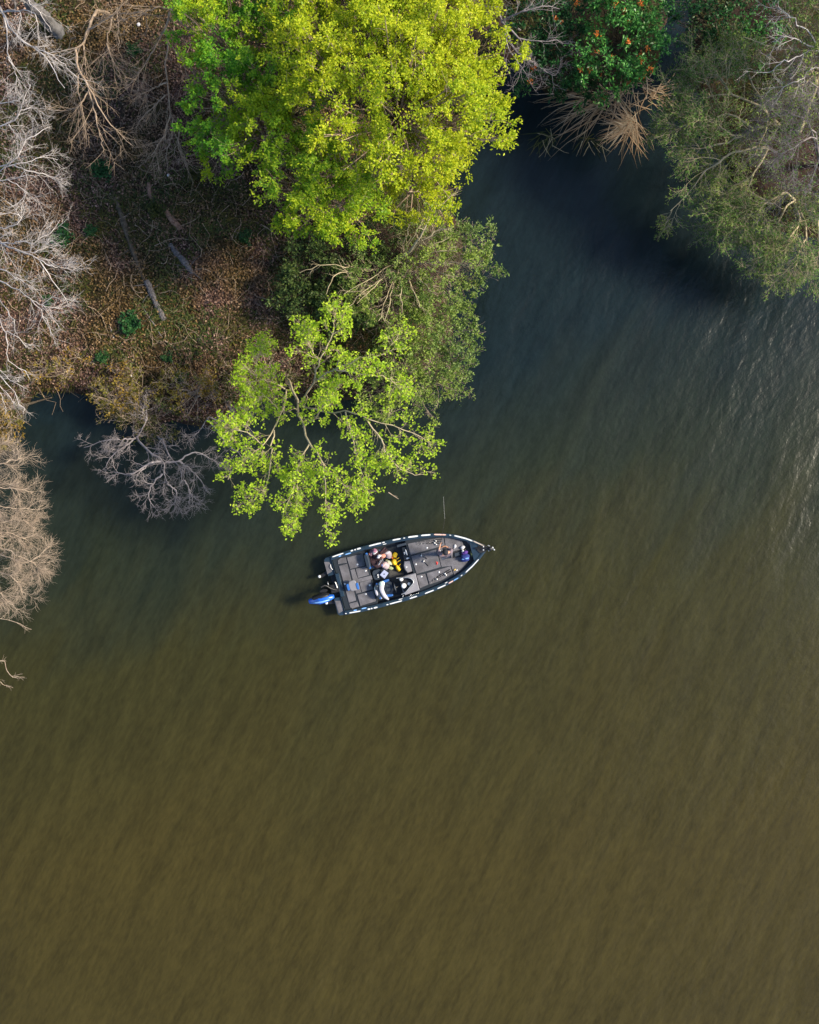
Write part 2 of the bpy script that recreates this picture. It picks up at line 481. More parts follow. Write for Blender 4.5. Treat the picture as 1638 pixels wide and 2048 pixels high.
def leafy(name, label, cat, base, blobs, lm, bark, leaf=.10, clump=.40, dens=1., lpc=55, tr=.12, seed=1, low=-.35, flat=.6, tilt=.8,
          group=None, aspect=.55, twigs=5, stems=None, inner=.55, flowers=0):
    rng = np.random.default_rng(seed)
    B = np.array(base, float)
    root = tag(empty(name, B), label, cat, group)
    tb, tw, cb = Bag(), Bag(), Bag()
    cen = np.mean([P(*b[:3]) for b in blobs], axis=0)
    fork = B * .5 + cen * .5; fork[2] = B[2] + .45 * (cen[2] - B[2]); fork[:2] = B[:2] * .6 + cen[:2] * .4
    start = B - np.array([0, 0, .25])
    if stems is None:
        tp = curve([start, (B + fork) / 2 + rng.normal(0, .1, 3) * [1, 1, 0], fork], 8)
        tb.add(*tubes(tp[None], np.linspace(tr * 1.25, tr * .8, 8)[None], 8))
    fl = []
    for b in blobs:
        C = P(*b[:3]); r, rz = b[3], b[4]; k = b[5] if len(b) > 5 else 1.
        s0 = fork if stems is None else start
        mid = s0 * .45 + C * .55; mid[2] = s0[2] + .45 * (C[2] - s0[2])
        C0 = C - np.array([0, 0, rz * .35])
        lp = curve([s0, mid + rng.normal(0, .15, 3), C0], 9)
        tb.add(*tubes(lp[None], np.linspace(tr * .62, tr * .3, 9)[None], 6))
        n = max(6, int(dens * k * 2 * PI * r * max(r, rz) / (clump * clump * 2.6)))
        d = norm(rng.normal(0, 1, (n, 3))); d[:, 2] = np.where(d[:, 2] < low, -d[:, 2] * .5, d[:, 2]); d = norm(d)
        az = np.arctan2(d[:, 1], d[:, 0])
        lob = 1 + .16 * np.sin(3 * az + rng.uniform(0, 6)) + .12 * np.sin(5 * az + rng.uniform(0, 6)) + .08 * np.sin(9 * az + rng.uniform(0, 6))
        fac = (inner + (1.05 - inner) * rng.random(n) ** .6) * lob
        cc = C + d * np.array([r, r, rz]) * fac[:, None]
        # a branch to every clump
        t = rng.uniform(.35, 1, n); i = np.minimum((t * 8).astype(int), 8); o0 = lp[i]
        mids = o0 * .5 + cc * .5; mids[:, 2] -= .12 * np.linalg.norm(cc - o0, axis=1); mids += rng.normal(0, .08, mids.shape)
        q = np.linspace(0, 1, 6)[None, :, None]
        br = (1 - q) ** 2 * o0[:, None] + 2 * q * (1 - q) * mids[:, None] + q * q * cc[:, None]
        br[:, 1:-1] += rng.normal(0, .03, br[:, 1:-1].shape)
        rr = np.maximum(tr * .16, .012) * np.linspace(1, .35, 6)[None, :] * rng.uniform(.7, 1.2, (n, 1))
        tb.add(*tubes(br, rr, 4))
        if twigs:
            tp_, trd = spawn(br, rr, twigs, .6, 1., clump * 1.15, .9, rng, m=4, wob=.22, up=.2, tl=.2)
            trd = np.maximum(trd, .004)
            tw.add(*tubes(tp_, trd, 3))
        sz = clump * rng.uniform(.65, 1.25, n)
        ln = np.maximum((lpc * rng.uniform(.5, 1.5, n) * k).astype(int), 6)
        ids = np.repeat(np.arange(n), ln)
        off = norm(rng.normal(0, 1, (len(ids), 3))) * (rng.random(len(ids)) ** .5)[:, None]
        # leaves sit in little sprays inside the clump
        ns = 7
        spr = norm(rng.normal(0, 1, (n, ns, 3))) * rng.uniform(.5, 1.1, (n, ns, 1))
        spr[..., 2] = spr[..., 2] * flat + .1
        which = rng.integers(0, ns, len(ids))
        sp = spr[ids, which]
        along = rng.uniform(.25, 1.05, len(ids))[:, None]
        pos = cc[ids] + sz[ids, None] * (sp * along + off * .32 * [1, 1, flat])
        cb.add(*leaves(pos, leaf, rng, aspect, tilt, axis=sp * .8))
        if flowers:
            top = np.argsort(-cc[:, 2])[: max(4, n * 2 // 3)]
            pick = rng.choice(top, min(flowers, len(top)), replace=False)
            fl += [cc[j] + np.array([0, 0, sz[j] * .75]) for j in pick]
    crown_and_trunk(root, tb, cb, bark, lm, tw)
    for p in fl:                      # each blossom head is a small ball of petals
        pos = p + rng.normal(0, .045, (26, 3))
        V, F = leaves(pos, .07, rng, .7, .6)
        fobj('blossom', V, F, M['flower'], root, False, B)
    return root

def bare(name, label, cat, base, limbs, bark, seed=1, group=None, n2=7, n3=6, n4=4, L2=1.3, L3=.7, L4=.35, a2=.75, up=.12, wob=.16,
         r2=.5, rmin=.005, leaf=None, lm=None, nleaf=0, rose=.12, tmin=.2, droop=0., trunk_r=None, twigbark=None, aspect=.5, lat=None):
    """limbs: [([(px,py,z), ...], r0, r1)] ; the first limb starts at the base"""
    rng = np.random.default_rng(seed)
    B = np.array(base, float)
    root = tag(empty(name, B), label, cat, group)
    tb, tw, cb = Bag(), Bag(), Bag()
    LP, LR = [], []
    for c, r0, r1 in limbs:
        c = [P(*q) if not isinstance(q, np.ndarray) else q for q in c]
        Ln = sum(np.linalg.norm(c[i + 1] - c[i]) for i in range(len(c) - 1))
        p = curve(c, 16, .012 * Ln ** .5, rng)
        r = np.linspace(r0, r1, 16)
        tb.add(*tubes(p[None], r[None], 7))
        LP.append(p); LR.append(r)
    LP, LR = np.array(LP), np.array(LR)
    p2, q2 = spawn(LP, LR, n2, tmin, 1., L2, a2, rng, 7, wob, up, r2, .35, tl=.45, droop=droop, rmin=rmin * 1.6)
    tb.add(*tubes(p2, q2, 5))
    ends = p2
    if n3:
        p3, q3 = spawn(p2, q2, n3, .2, 1., L3, .75, rng, 5, wob * 1.2, up, .6, .4, tl=.4, droop=droop, rmin=rmin)
        tw.add(*tubes(p3, q3, 4)); ends = p3
    if n4:
        p4, q4 = spawn(p3, q3, n4, .2, 1., L4, .7, rng, 4, wob * 1.3, up, .65, .45, tl=.3, droop=droop, rmin=rmin * .7)
        tw.add(*tubes(p4, q4, 3)); ends = p4
    if nleaf:
        E = ends[:, -1]; ax = norm(ends[:, -1] - ends[:, -2])
        if lat:
            # leaves along the whole twig
            t = rng.random((len(ends), nleaf)) * (ends.shape[1] - 1.001); i = t.astype(int); f = (t - i)[..., None]
            n = np.arange(len(ends))[:, None]
            pos = (ends[n, i] * (1 - f) + ends[n, i + 1] * f).reshape(-1, 3) + rng.normal(0, lat, (len(ends) * nleaf, 3))
            axx = np.repeat(ax, nleaf, 0) + rng.normal(0, .5, (len(pos), 3))
        else:
            keep = rng.random(len(E)) < .85
            E, ax = E[keep], ax[keep]
            pos = np.repeat(E, nleaf, 0) + rng.normal(0, rose * .5, (len(E) * nleaf, 3))
            axx = np.repeat(ax, nleaf, 0) * .5 + norm(rng.normal(0, 1, (len(pos), 3)))
        cb.add(*leaves(pos, leaf, rng, aspect, 1.4, axis=axx))
    crown_and_trunk(root, tb, cb, bark, lm, tw, twigbark)
    return root

def z7(*pts): return [(x / 3.9, y / 3.9, z) for x, y, z in pts]
def z8(*pts): return [(x / 3.276, 400 + y / 3.276, z) for x, y, z in pts]
def z5(*pts): return [(430 + x / 3.64, 590 + y / 3.64, z) for x, y, z in pts]
def zr(*pts): return [(940 + x / 2.347, y / 2.347, z) for x, y, z in pts]
def zc(*pts): return [(540 + x / 3.276, 380 + y / 3.276, z) for x, y, z in pts]
def zl(*pts): return [(x / 3.2, 760 + y / 3.2, z) for x, y, z in pts]

# ------------------------------------------------------------------ trees
leafy('yellow_tree', 'large yellow-green leafy tree spreading over the dark inlet', 'tree', G(800, 330), [
    (800, 200, 8.2, 2.6, 1.9), (895, 95, 7.6, 1.9, 1.5), (905, 240, 6.8, 1.4, 1.4), (860, 330, 5.4, 1.4, 1.2), (700, 150, 8.0, 1.9, 1.5),
    (780, 60, 7.8, 1.9, 1.5), (640, 60, 7.2, 1.8, 1.4), (938, 150, 6.5, .9, 1.0), (720, -40, 7.5, 2.4, 1.5), (880, -30, 7.5, 2.0, 1.5), (840, 390, 4.4, 1.0, .8)],
    'yellow', 'b_brown', leaf=.08, clump=.40, dens=1.3, lpc=140, tilt=1.6, tr=.22, seed=11)
leafy('green_tree', 'fresh green leafy tree growing beside the bare brown branches', 'tree', G(540, 300), [
    (450, 200, 6.0, 1.5, 1.3), (560, 130, 6.6, 1.5, 1.3), (450, 60, 6.2, 1.5, 1.2), (530, 270, 6.3, 1.3, 1.1), (450, 285, 4.6, 1.2, .9), (560, 30, 6.4, 1.5, 1.2), (590, 220, 6.6, 1.1, 1.0), (430, -20, 6.0, 1.5, 1.0)],
    'green', 'b_brown', leaf=.08, clump=.37, dens=1.25, lpc=125, tilt=1.6, tr=.16, seed=12)
leafy('light_green_tree', 'bright light green leafy tree hanging below the yellow crown', 'tree', G(690, 420), [
    (650, 395, 6.2, 1.35, 1.1), (700, 415, 6.0, 1.1, 1.0), (590, 350, 6.4, 1.1, 1.0), (680, 330, 6.8, 1.2, 1.0), (610, 430, 5.2, .8, .7)],
    'limegreen', 'b_brown', leaf=.08, clump=.36, dens=1.25, lpc=120, tilt=1.6, tr=.13, seed=13)

# lime tree leaning over the water, its limbs in plain view
lb = G(560, 745)
bare('leaning_lime_tree', 'lime green young-leaved tree leaning over the water towards the boat', 'tree', lb, [
    ([lb - [0, 0, .3]] + z5((560, 670, 2.2), (605, 800, 3.0), (640, 960, 3.9), (690, 1080, 4.4), (760, 1180, 4.8), (790, 1300, 5.0), (800, 1430, 5.0), (812, 1560, 4.9), (815, 1720, 4.7)), 0.0527, .008),
    (z5((520, 690, 1.8), (480, 850, 3.0), (440, 960, 3.7), (350, 1090, 4.2), (250, 1170, 4.4), (150, 1240, 4.4), (100, 1350, 4.2)), 0.0310, .008),
    (z5((430, 985, 3.8), (415, 1120, 4.2), (395, 1300, 4.4), (340, 1440, 4.3), (210, 1475, 4.1)), 0.0279, .008),
    (z5((350, 1090, 4.2), (230, 1000, 4.4), (140, 985, 4.4), (80, 990, 4.2)), 0.0186, .008),
    (z5((690, 1080, 4.4), (620, 1220, 4.7), (570, 1420, 4.7), (490, 1620, 4.4)), 0.0279, .008),
    (z5((620, 1220, 4.7), (600, 1400, 4.6), (590, 1700, 4.2)), 0.0186, .008),
    (z5((760, 1180, 4.8), (850, 1310, 5.0), (950, 1390, 5.0), (1050, 1460, 4.8)), 0.0279, .008),
    (z5((640, 960, 3.9), (740, 880, 4.6), (820, 760, 5.4), (910, 640, 5.8)), 0.0310, .008),
    (z5((605, 800, 3.0), (760, 840, 4.2), (950, 850, 5.2), (1100, 900, 5.6), (1280, 960, 5.6), (1480, 1030, 5.3), (1570, 1060, 5.1)), 0.0310, .008),
    (z5((1100, 900, 5.6), (1200, 1040, 5.6), (1270, 1190, 5.4), (1400, 1290, 5.1), (1540, 1310, 4.9)), 0.0279, .008),
    (z5((950, 850, 5.2), (1010, 1080, 5.3), (1060, 1260, 5.1), (1080, 1400, 4.9)), 0.0248, .008),
    (z5((605, 800, 3.0), (720, 640, 4.6), (860, 540, 5.6), (1060, 470, 6.2), (1240, 420, 6.2), (1340, 300, 6.0)), 0.0310, .008),
    (z5((860, 540, 5.6), (1080, 580, 6.0), (1250, 600, 6.0), (1350, 680, 5.7)), 0.0279, .008),
    (z5((720, 640, 4.6), (760, 480, 5.4), (860, 280, 5.6), (880, 90, 5.4)), 0.0310, .008),
    (z5((760, 480, 5.4), (690, 380, 5.4), (650, 270, 5.2)), 0.0186, .008),
    (z5((520, 690, 1.8), (420, 640, 3.0), (320, 620, 3.4), (230, 640, 3.3)), 0.0248, .008),
    (z5((480, 850, 3.0), (360, 740, 3.6), (300, 770, 3.7), (240, 820, 3.6)), 0.0186, .008),
    (z5((300, 620, 3.4), (300, 500, 3.6), (330, 380, 3.6)), 0.0186, .008)],
    'b_straw', seed=21, n2=14, n3=6, n4=2, L2=.62, L3=.42, L4=.2, a2=.75, up=.06, wob=.17, r2=.42, rmin=.005, leaf=.085, lm='lime', nleaf=6, rose=.09, tmin=.06, aspect=.6)

# shrub mass on the point
leafy('riverside_willow', 'olive green willow shrub on the bank with a fan of pale bare stems', 'shrub', G(800, 540), [
    (900, 560, 3.0, 1.5, 1.0), (870, 640, 2.9, 1.5, .9), (930, 500, 2.6, 1.0, .9), (800, 620, 2.9, 1.3, .8), (880, 460, 2.6, 1.0, .8), (740, 560, 2.6, 1.1, .7)],
    'olive', 'b_tan', leaf=.085, clump=.30, dens=1.25, lpc=52, tr=.05, seed=31, stems=True, twigs=8)
leafy('waterside_shrub', 'dull olive shrub at the water edge beneath the willow', 'shrub', G(840, 740), [
    (870, 740, 2.3, 1.2, .8), (820, 790, 1.9, 1.0, .7), (900, 690, 2.4, 1.0, .7), (790, 720, 2.4, 1.1, .7), (760, 790, 1.8, .8, .6), (900, 770, 1.7, .7, .6)],
    'olive', 'b_tan', leaf=.08, clump=.29, dens=1.25, lpc=52, tr=.045, seed=32, stems=True, twigs=8)
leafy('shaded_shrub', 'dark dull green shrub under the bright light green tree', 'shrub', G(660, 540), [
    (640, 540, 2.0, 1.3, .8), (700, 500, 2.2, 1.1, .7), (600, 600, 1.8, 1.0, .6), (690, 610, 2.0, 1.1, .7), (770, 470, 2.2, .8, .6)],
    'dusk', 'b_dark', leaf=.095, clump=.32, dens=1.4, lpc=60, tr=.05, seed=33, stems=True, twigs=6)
fb = G(795, 545)
fan = []
frng = np.random.default_rng(5)
for a in list(np.linspace(-150, 75, 19)):
    L = frng.uniform(85, 150); a = R(a + frng.uniform(-7, 7))
    ex, ey = 800 + math.cos(a) * L, 520 - math.sin(a) * L * .9
    fan.append(([fb - [0, 0, .2] + frng.normal(0, .05, 3), P(798 + frng.uniform(-8, 8), 524 + frng.uniform(-8, 8), 2.0), P(800 + math.cos(a) * L * .5, 520 - math.sin(a) * L * .45, 3.4), P(ex, ey, 3.9 + frng.uniform(-.4, .5))], frng.uniform(.02, .032), .008))
fan.append(([fb, *zc((830, 470, 2.4), (960, 350, 3.8), (1030, 200, 4.6), (1130, 80, 5.0), (1230, 20, 5.2))], .06, .012))
fan.append(([fb, *zc((840, 470, 2.4), (1000, 330, 3.8), (1120, 260, 4.2), (1180, 250, 4.4))], .05, .010))
fan.append(([fb, *zc((700, 520, 2.2), (560, 540, 2.9), (430, 555, 3.2), (370, 670, 3.2))], .035, .010))
fan.append(([fb, *zc((700, 530, 2.2), (560, 510, 2.9), (350, 490, 3.2), (200, 540, 3.1))], .03, .008))
bare('fan_stemmed_shrub', 'pale leafless stems fanning out above the olive willow', 'shrub', fb, fan, 'b_straw', seed=34, n2=6, n3=3, n4=0, L2=.6, L3=.3, a2=.5, up=.02, rmin=.005, tmin=.4)

# flowering and dark shrubs at the head of the inlet
leafy('flowering_shrub', 'glossy green shrub dotted with orange blossom above the dry reeds', 'shrub', G(1230, 120), [
    (1230, 90, 3.6, 1.5, 1.2), (1280, 50, 3.8, 1.0, .9), (1200, 160, 2.6, .9, .8), (1270, 130, 2.9, .9, .8), (1240, 10, 3.9, 1.3, 1.0)],
    'rhodo', 'b_dark', leaf=.12, clump=.26, dens=1.0, lpc=30, tr=.06, seed=41, aspect=.4, stems=True, twigs=3, tilt=.9, flowers=4)
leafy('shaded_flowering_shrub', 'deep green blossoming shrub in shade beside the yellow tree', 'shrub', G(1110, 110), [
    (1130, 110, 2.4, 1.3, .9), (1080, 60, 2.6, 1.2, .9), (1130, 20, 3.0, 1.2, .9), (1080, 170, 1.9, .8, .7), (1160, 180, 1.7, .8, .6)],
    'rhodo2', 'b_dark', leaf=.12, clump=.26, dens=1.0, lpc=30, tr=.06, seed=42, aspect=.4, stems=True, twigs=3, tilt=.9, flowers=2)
leafy('dark_evergreen_shrub', 'dark speckled evergreen shrub at the top between inlet and right-hand scrub', 'shrub', G(1440, 70), [
    (1380, 40, 2.8, 1.2, .9), (1460, 70, 2.6, 1.2, .9), (1430, 120, 2.2, .9, .7), (1400, -30, 3.0, 1.4, .9), (1510, 20, 3.0, 1.1, .8)],
    'rhodo2', 'b_dark', leaf=.10, clump=.28, dens=1.0, lpc=28, tr=.06, seed=43, aspect=.5, stems=True, twigs=4)
leafy('bright_evergreen_shrub', 'small shiny green shrub catching sun beside the dark evergreen', 'shrub', G(1490, 110), [
    (1490, 100, 3.0, .8, .7), (1530, 80, 3.2, .7, .6), (1470, 60, 3.1, .6, .5)],
    'rhodo', 'b_dark', leaf=.09, clump=.25, dens=.8, lpc=24, tr=.05, seed=44, stems=True, twigs=4)
tbse = G(1040, 60)
bare('bare_tangle_shrub', 'tangled leafless grey shrub between yellow tree and blossoming shrub', 'shrub', tbse, [
    ([tbse] + zr((150, 100, 3.2), (250, 180, 3.6), (380, 190, 3.6), (480, 205, 3.3)), .04, .01),
    (zr((150, 100, 3.2), (210, 230, 3.4), (290, 290, 3.3), (400, 350, 2.9)), .035, .009),
    (zr((290, 290, 3.3), (330, 320, 3.2), (400, 350, 2.8), (430, 270, 2.8)), .02, .008),
    (zr((150, 100, 3.2), (240, 60, 3.8), (340, 30, 4.0), (420, 40, 3.9)), .035, .01),
    (zr((160, 110, 3.2), (180, 220, 3.4), (230, 300, 3.2), (280, 370, 2.9)), .03, .009),
    (zr((150, 100, 3.2), (130, 20, 3.8), (180, -60, 4.2)), .035, .01)],
    'b_mauve', seed=45, n2=9, n3=4, n4=2, L2=.9, L3=.5, L4=.3, a2=.8, wob=.24, rmin=.006)

# dry reeds
def reed_clump(name, label, c, z, n, L, az0, az1, seed, spread=.25, rise=.7, green=False, group='dry reed clumps at the inlet head'):
    rng = np.random.default_rng(seed)
    B = P(c[0], c[1], 0.0); B[2] = min(max(float(height(B[0:1], B[1:2])[0]), -.4), .5)
    root = tag(empty(name, B), label, 'reeds', group)
    az = R(1) * (rng.uniform(az0, az1, n) + rng.normal(0, 14, n)); m = 7
    ln = L * rng.uniform(.55, 1.15, n)
    st = B + np.stack([rng.normal(0, spread, n), rng.normal(0, spread, n), np.zeros(n)], -1)
    el = rng.uniform(.35, 1.25, n)
    d = np.stack([np.cos(az) * np.cos(el), np.sin(az) * np.cos(el), np.sin(el)], -1)
    pts = np.zeros((n, m, 3)); pts[:, 0] = st
    for q in range(1, m):
        d[:, 2] -= .24 * rng.uniform(.6, 1.4, n); d = norm(d + rng.normal(0, .09, d.shape))
        pts[:, q] = pts[:, q - 1] + d * (ln / (m - 1))[:, None]
    pts[:, :, 2] = np.maximum(pts[:, :, 2], B[2] * 0 + .02)
    V, F = ribbons(pts, rng.uniform(.016, .042, n), rng)
    tag(fobj('blades', V, F, M['weed' if green else 'reed'], root, False, B), kind='stuff')
    k = max(6, n // 9)
    i = rng.integers(0, n, k)
    q = pts[i]; V, F = tubes(q, np.linspace(.012, .004, m)[None, :].repeat(k, 0), 4)
    tag(fobj('stems', V, F, M['b_straw'], root, True, B), kind='stuff')
    return root
reed_clump('reed_clump', 'sunlit tan reed clump splayed like a star on the dark water', (1262, 250), 0, 120, 1.5, 125, 320, 51, .17)
reed_clump('reed_clump', 'fallen dry reeds sweeping out towards the yellow tree', (1205, 195), 0, 95, 2.6, 160, 235, 52, .3)
reed_clump('reed_clump', 'dry brown reeds matted under the orange-flowered shrub', (1240, 190), 0, 60, 1.4, 80, 300, 53, .35)
reed_clump('reed_clump', 'thin dry reeds leaning across the narrow channel beside the scrub', (1305, 185), 0, 45, 1.5, -60, 220, 54, .2)
reed_clump('reed_clump', 'small half-drowned green reed tuft in the inlet', (1092, 272), 0, 26, .9, 180, 340, 55, .15, green=True)
reed_clump('reed_clump', 'faint drowned green reeds between the tuft and the tan star clump', (1185, 280), 0, 20, .8, 180, 340, 56, .2, green=True)

# scrub on the opposite bank
sb = G(1500, 330)
bare('feathery_scrub', 'feathery olive scrub with arching straw branches over the inlet', 'shrub', sb, [
    ([sb] + zr((1440, 580, 3.2), (1340, 610, 3.8), (1250, 650, 3.9), (1120, 690, 3.6), (1010, 705, 3.2)), .06, .012),
    ([sb] + zr((1400, 690, 3.2), (1280, 710, 3.7), (1180, 750, 3.6), (1110, 800, 3.3), (1040, 890, 2.8), (940, 1000, 2.2)), .055, .012),
    ([sb] + zr((1400, 540, 3.2), (1230, 440, 3.8), (1190, 380, 3.9), (1110, 320, 3.7), (1020, 300, 3.4)), .05, .012),
    (zr((1230, 440, 3.8), (1150, 450, 3.8), (1060, 460, 3.6), (980, 435, 3.3)), .03, .009),
    (zr((1340, 610, 3.8), (1220, 540, 4.0), (1120, 560, 3.9), (1000, 600, 3.5), (950, 590, 3.2)), .04, .009),
    (zr((1250, 650, 3.9), (1180, 600, 4.0), (1100, 530, 3.8), (1010, 520, 3.4)), .03, .009),
    (zr((1400, 690, 3.2), (1330, 820, 3.2), (1230, 880, 2.9), (1160, 1000, 2.4), (1150, 1060, 2.2)), .04, .010),
    (zr((1400, 540, 3.2), (1330, 400, 3.6), (1280, 300, 3.6), (1200, 250, 3.4)), .04, .010),
    (zr((1330, 820, 3.2), (1280, 930, 2.8), (1210, 1030, 2.3), (1190, 1120, 2.0)), .03, .009)],
    'b_straw', seed=61, n2=16, n3=8, n4=4, L2=1.35, L3=.65, L4=.34, a2=.85, up=.03, wob=.15, r2=.4, rmin=.0065, leaf=.08, lm='feather', nleaf=4, lat=.035, aspect=.35)
sc = G(1590, 400)
bare('low_green_scrub', 'soft green scrub dipping its lowest sprays into the shaded water', 'shrub', sc, [
    ([sc] + zr((1480, 900, 2.6), (1400, 950, 2.9), (1330, 1000, 2.9), (1270, 1030, 2.6)), .05, .010),
    ([sc] + zr((1540, 1050, 2.6), (1480, 1150, 2.6), (1430, 1200, 2.3), (1390, 1230, 2.0)), .045, .010),
    ([sc] + zr((1580, 1080, 2.6), (1545, 1180, 2.5), (1530, 1250, 2.2), (1515, 1310, 1.9)), .045, .010),
    ([sc] + zr((1480, 980, 2.6), (1430, 1080, 2.6), (1370, 1150, 2.2), (1340, 1160, 2.0)), .04, .009),
    ([sc] + zr((1620, 1000, 2.8), (1640, 1150, 2.7), (1640, 1260, 2.3)), .045, .010),
    (zr((1400, 950, 2.9), (1310, 900, 2.9), (1240, 930, 2.6), (1200, 980, 2.3)), .03, .009)],
    'b_straw', seed=62, n2=17, n3=8, n4=4, L2=1.3, L3=.6, L4=.32, a2=.85, up=.02, wob=.16, r2=.4, rmin=.0065, leaf=.08, lm='feather', nleaf=4, lat=.035, aspect=.35)
sd = G(1640, 330)
bare('mauve_bare_bush', 'dense mauve grey leafless bush behind the feathery scrub', 'shrub', sd, [
    ([sd] + zr((1600, 600, 3.6), (1520, 540, 4.4), (1440, 545, 4.6), (1380, 570, 4.5)), .032, .009),
    ([sd] + zr((1600, 620, 3.6), (1560, 480, 4.6), (1500, 420, 4.9), (1450, 450, 4.8)), .03, .009),
    ([sd] + zr((1620, 640, 3.6), (1540, 680, 4.4), (1470, 720, 4.5), (1400, 700, 4.3)), .03, .009),
    ([sd] + zr((1640, 560, 3.8), (1640, 440, 5.0), (1600, 380, 5.4)), .04, .012),
    ([sd] + zr((1660, 680, 3.8), (1620, 800, 4.2), (1580, 880, 4.0), (1500, 900, 3.6)), .028, .009),
    ([sd] + zr((1680, 600, 4), (1740, 560, 5.0), (1800, 520, 5.4)), .032, .009),
    ([sd] + zr((1680, 700, 4), (1730, 800, 4.6), (1740, 920, 4.6)), .028, .009)],
    'b_mauve', seed=63, n2=20, n3=8, n4=4, L2=1.4, L3=.75, L4=.4, a2=.85, up=.06, wob=.13, r2=.4, rmin=.004, leaf=.075, lm='feather', nleaf=1, lat=.05, aspect=.4)
leafy('pale_green_tree', 'pale green airy tree in the top corner with bleached branches', 'tree', G(1600, 260), [
    (1600, 60, 6.0, 1.5, 1.2, .8), (1640, 130, 5.6, 1.2, 1.0, .7), (1690, 30, 6.5, 1.6, 1.2), (1750, -20, 7.2, 1.8, 1.4), (1680, -90, 7.0, 1.8, 1.4)],
    'olive', 'b_straw', leaf=.085, clump=.36, dens=.95, lpc=42, tr=.13, seed=64, twigs=7)
se = G(1690, 200)
bare('bleached_branch_tree', 'bleached bare boughs crossing the pale green tree crown', 'tree', se, [
    ([se] + zr((1640, 250, 5.5), (1540, 270, 6.4), (1450, 310, 6.4), (1380, 340, 6.0)), .028, .008),
    ([se] + zr((1640, 220, 5.8), (1570, 140, 6.8), (1500, 80, 7.0), (1440, 40, 6.8)), .028, .008),
    (zr((1640, 230, 5.8), (1560, 200, 6.6), (1480, 170, 6.8), (1420, 200, 6.5)), .02, .007),
    ([se] + zr((1640, 330, 5.2), (1560, 370, 6.0), (1490, 400, 6.0), (1440, 450, 5.6)), .02, .007)],
    'b_white', seed=65, n2=7, n3=4, n4=2, L2=1.0, L3=.5, L4=.3, a2=.55, wob=.1, rmin=.004)


# ------------------------------------------------------------------ bare trees on the near bank
BT = 'pale bare trees along the bank'
def wtree(label, base, limbs, seed, **k):
    b = G(*base)
    ls = []
    for i, (c, r0, r1) in enumerate(limbs):
        if c[0] == 'b': ls.append(([b - [0, 0, .3]] + c[1], r0 * .46, r1 * .7))
        else: ls.append((c, r0 * .55, r1 * .7))
    kw = dict(n2=9, n3=5, n4=2, L2=1.0, L3=.55, L4=.3, a2=.58, up=.03, wob=.13, r2=.42, rmin=.0038, tmin=.2)
    kw.update(k)
    return bare('bare_tree', label, 'tree', b, ls, k.pop('bark', 'b_white') if 'bark' in k else 'b_white', seed=seed, group=BT, **{q: v for q, v in kw.items() if q != 'bark'})

wtree('pale bare tree with long straight boughs in the top corner', (-40, 120), [
    (['b', z7((-60, 20, 5.0), (20, 90, 6.4), (80, 230, 6.8), (270, 370, 6.8), (400, 520, 6.4), (500, 690, 6.0))], .10, .012),
    (['b', z7((-60, 30, 5.0), (30, 110, 6.2), (60, 300, 6.6), (60, 440, 6.4), (180, 600, 6.0))], .07, .012),
    (z7((60, 440, 6.4), (110, 540, 6.2), (140, 640, 6.0)), .03, .01),
    (z7((270, 370, 6.8), (420, 440, 6.8), (600, 600, 6.4)), .03, .009),
    (z7((20, 90, 6.4), (150, 90, 7.2), (150, 250, 7.2)), .04, .01),
    (z7((20, 90, 6.4), (260, 100, 7.6), (300, 300, 7.4)), .04, .01),
    (z7((-60, 20, 5.0), (100, -60, 7.4), (280, 60, 7.8), (400, 250, 7.4)), .05, .01)], 71, n2=7, n4=2)
wtree('twisted chalky bare tree at the frame edge above the white fan', (-50, 260), [
    (['b', z7((-80, 1000, 4.2), (70, 970, 4.8), (160, 860, 5.2), (190, 760, 5.4), (240, 650, 5.4))], .06, .012),
    (z7((70, 970, 4.8), (110, 1030, 4.9), (150, 1070, 4.8)), .03, .01),
    (z7((160, 860, 5.2), (260, 840, 5.2), (330, 880, 5.0)), .03, .01),
    (['b', z7((-80, 860, 4.4), (0, 800, 5.0), (100, 800, 5.2), (180, 740, 5.4))], .05, .01)], 72, L2=.8, L3=.4, wob=.22)
wtree('low spreading chalk white tree below the twisted one', (-50, 370), [
    (['b', z7((-60, 1340, 4.0), (100, 1270, 4.8), (200, 1100, 5.2), (300, 1040, 5.2), (400, 990, 5.0))], .06, .012),
    (['b', z7((-60, 1350, 4.0), (110, 1290, 4.8), (250, 1250, 5.0), (450, 1240, 4.7))], .05, .01),
    (z7((110, 1290, 4.8), (200, 1330, 4.9), (330, 1360, 4.8), (500, 1400, 4.4)), .04, .01),
    (['b', z7((-80, 1450, 3.8), (60, 1400, 4.4), (230, 1370, 4.6), (400, 1380, 4.4))], .045, .01),
    (z7((60, 1400, 4.4), (200, 1500, 4.4), (120, 1600, 4.2)), .03, .01)], 73, L2=1.0, L3=.5, wob=.17)
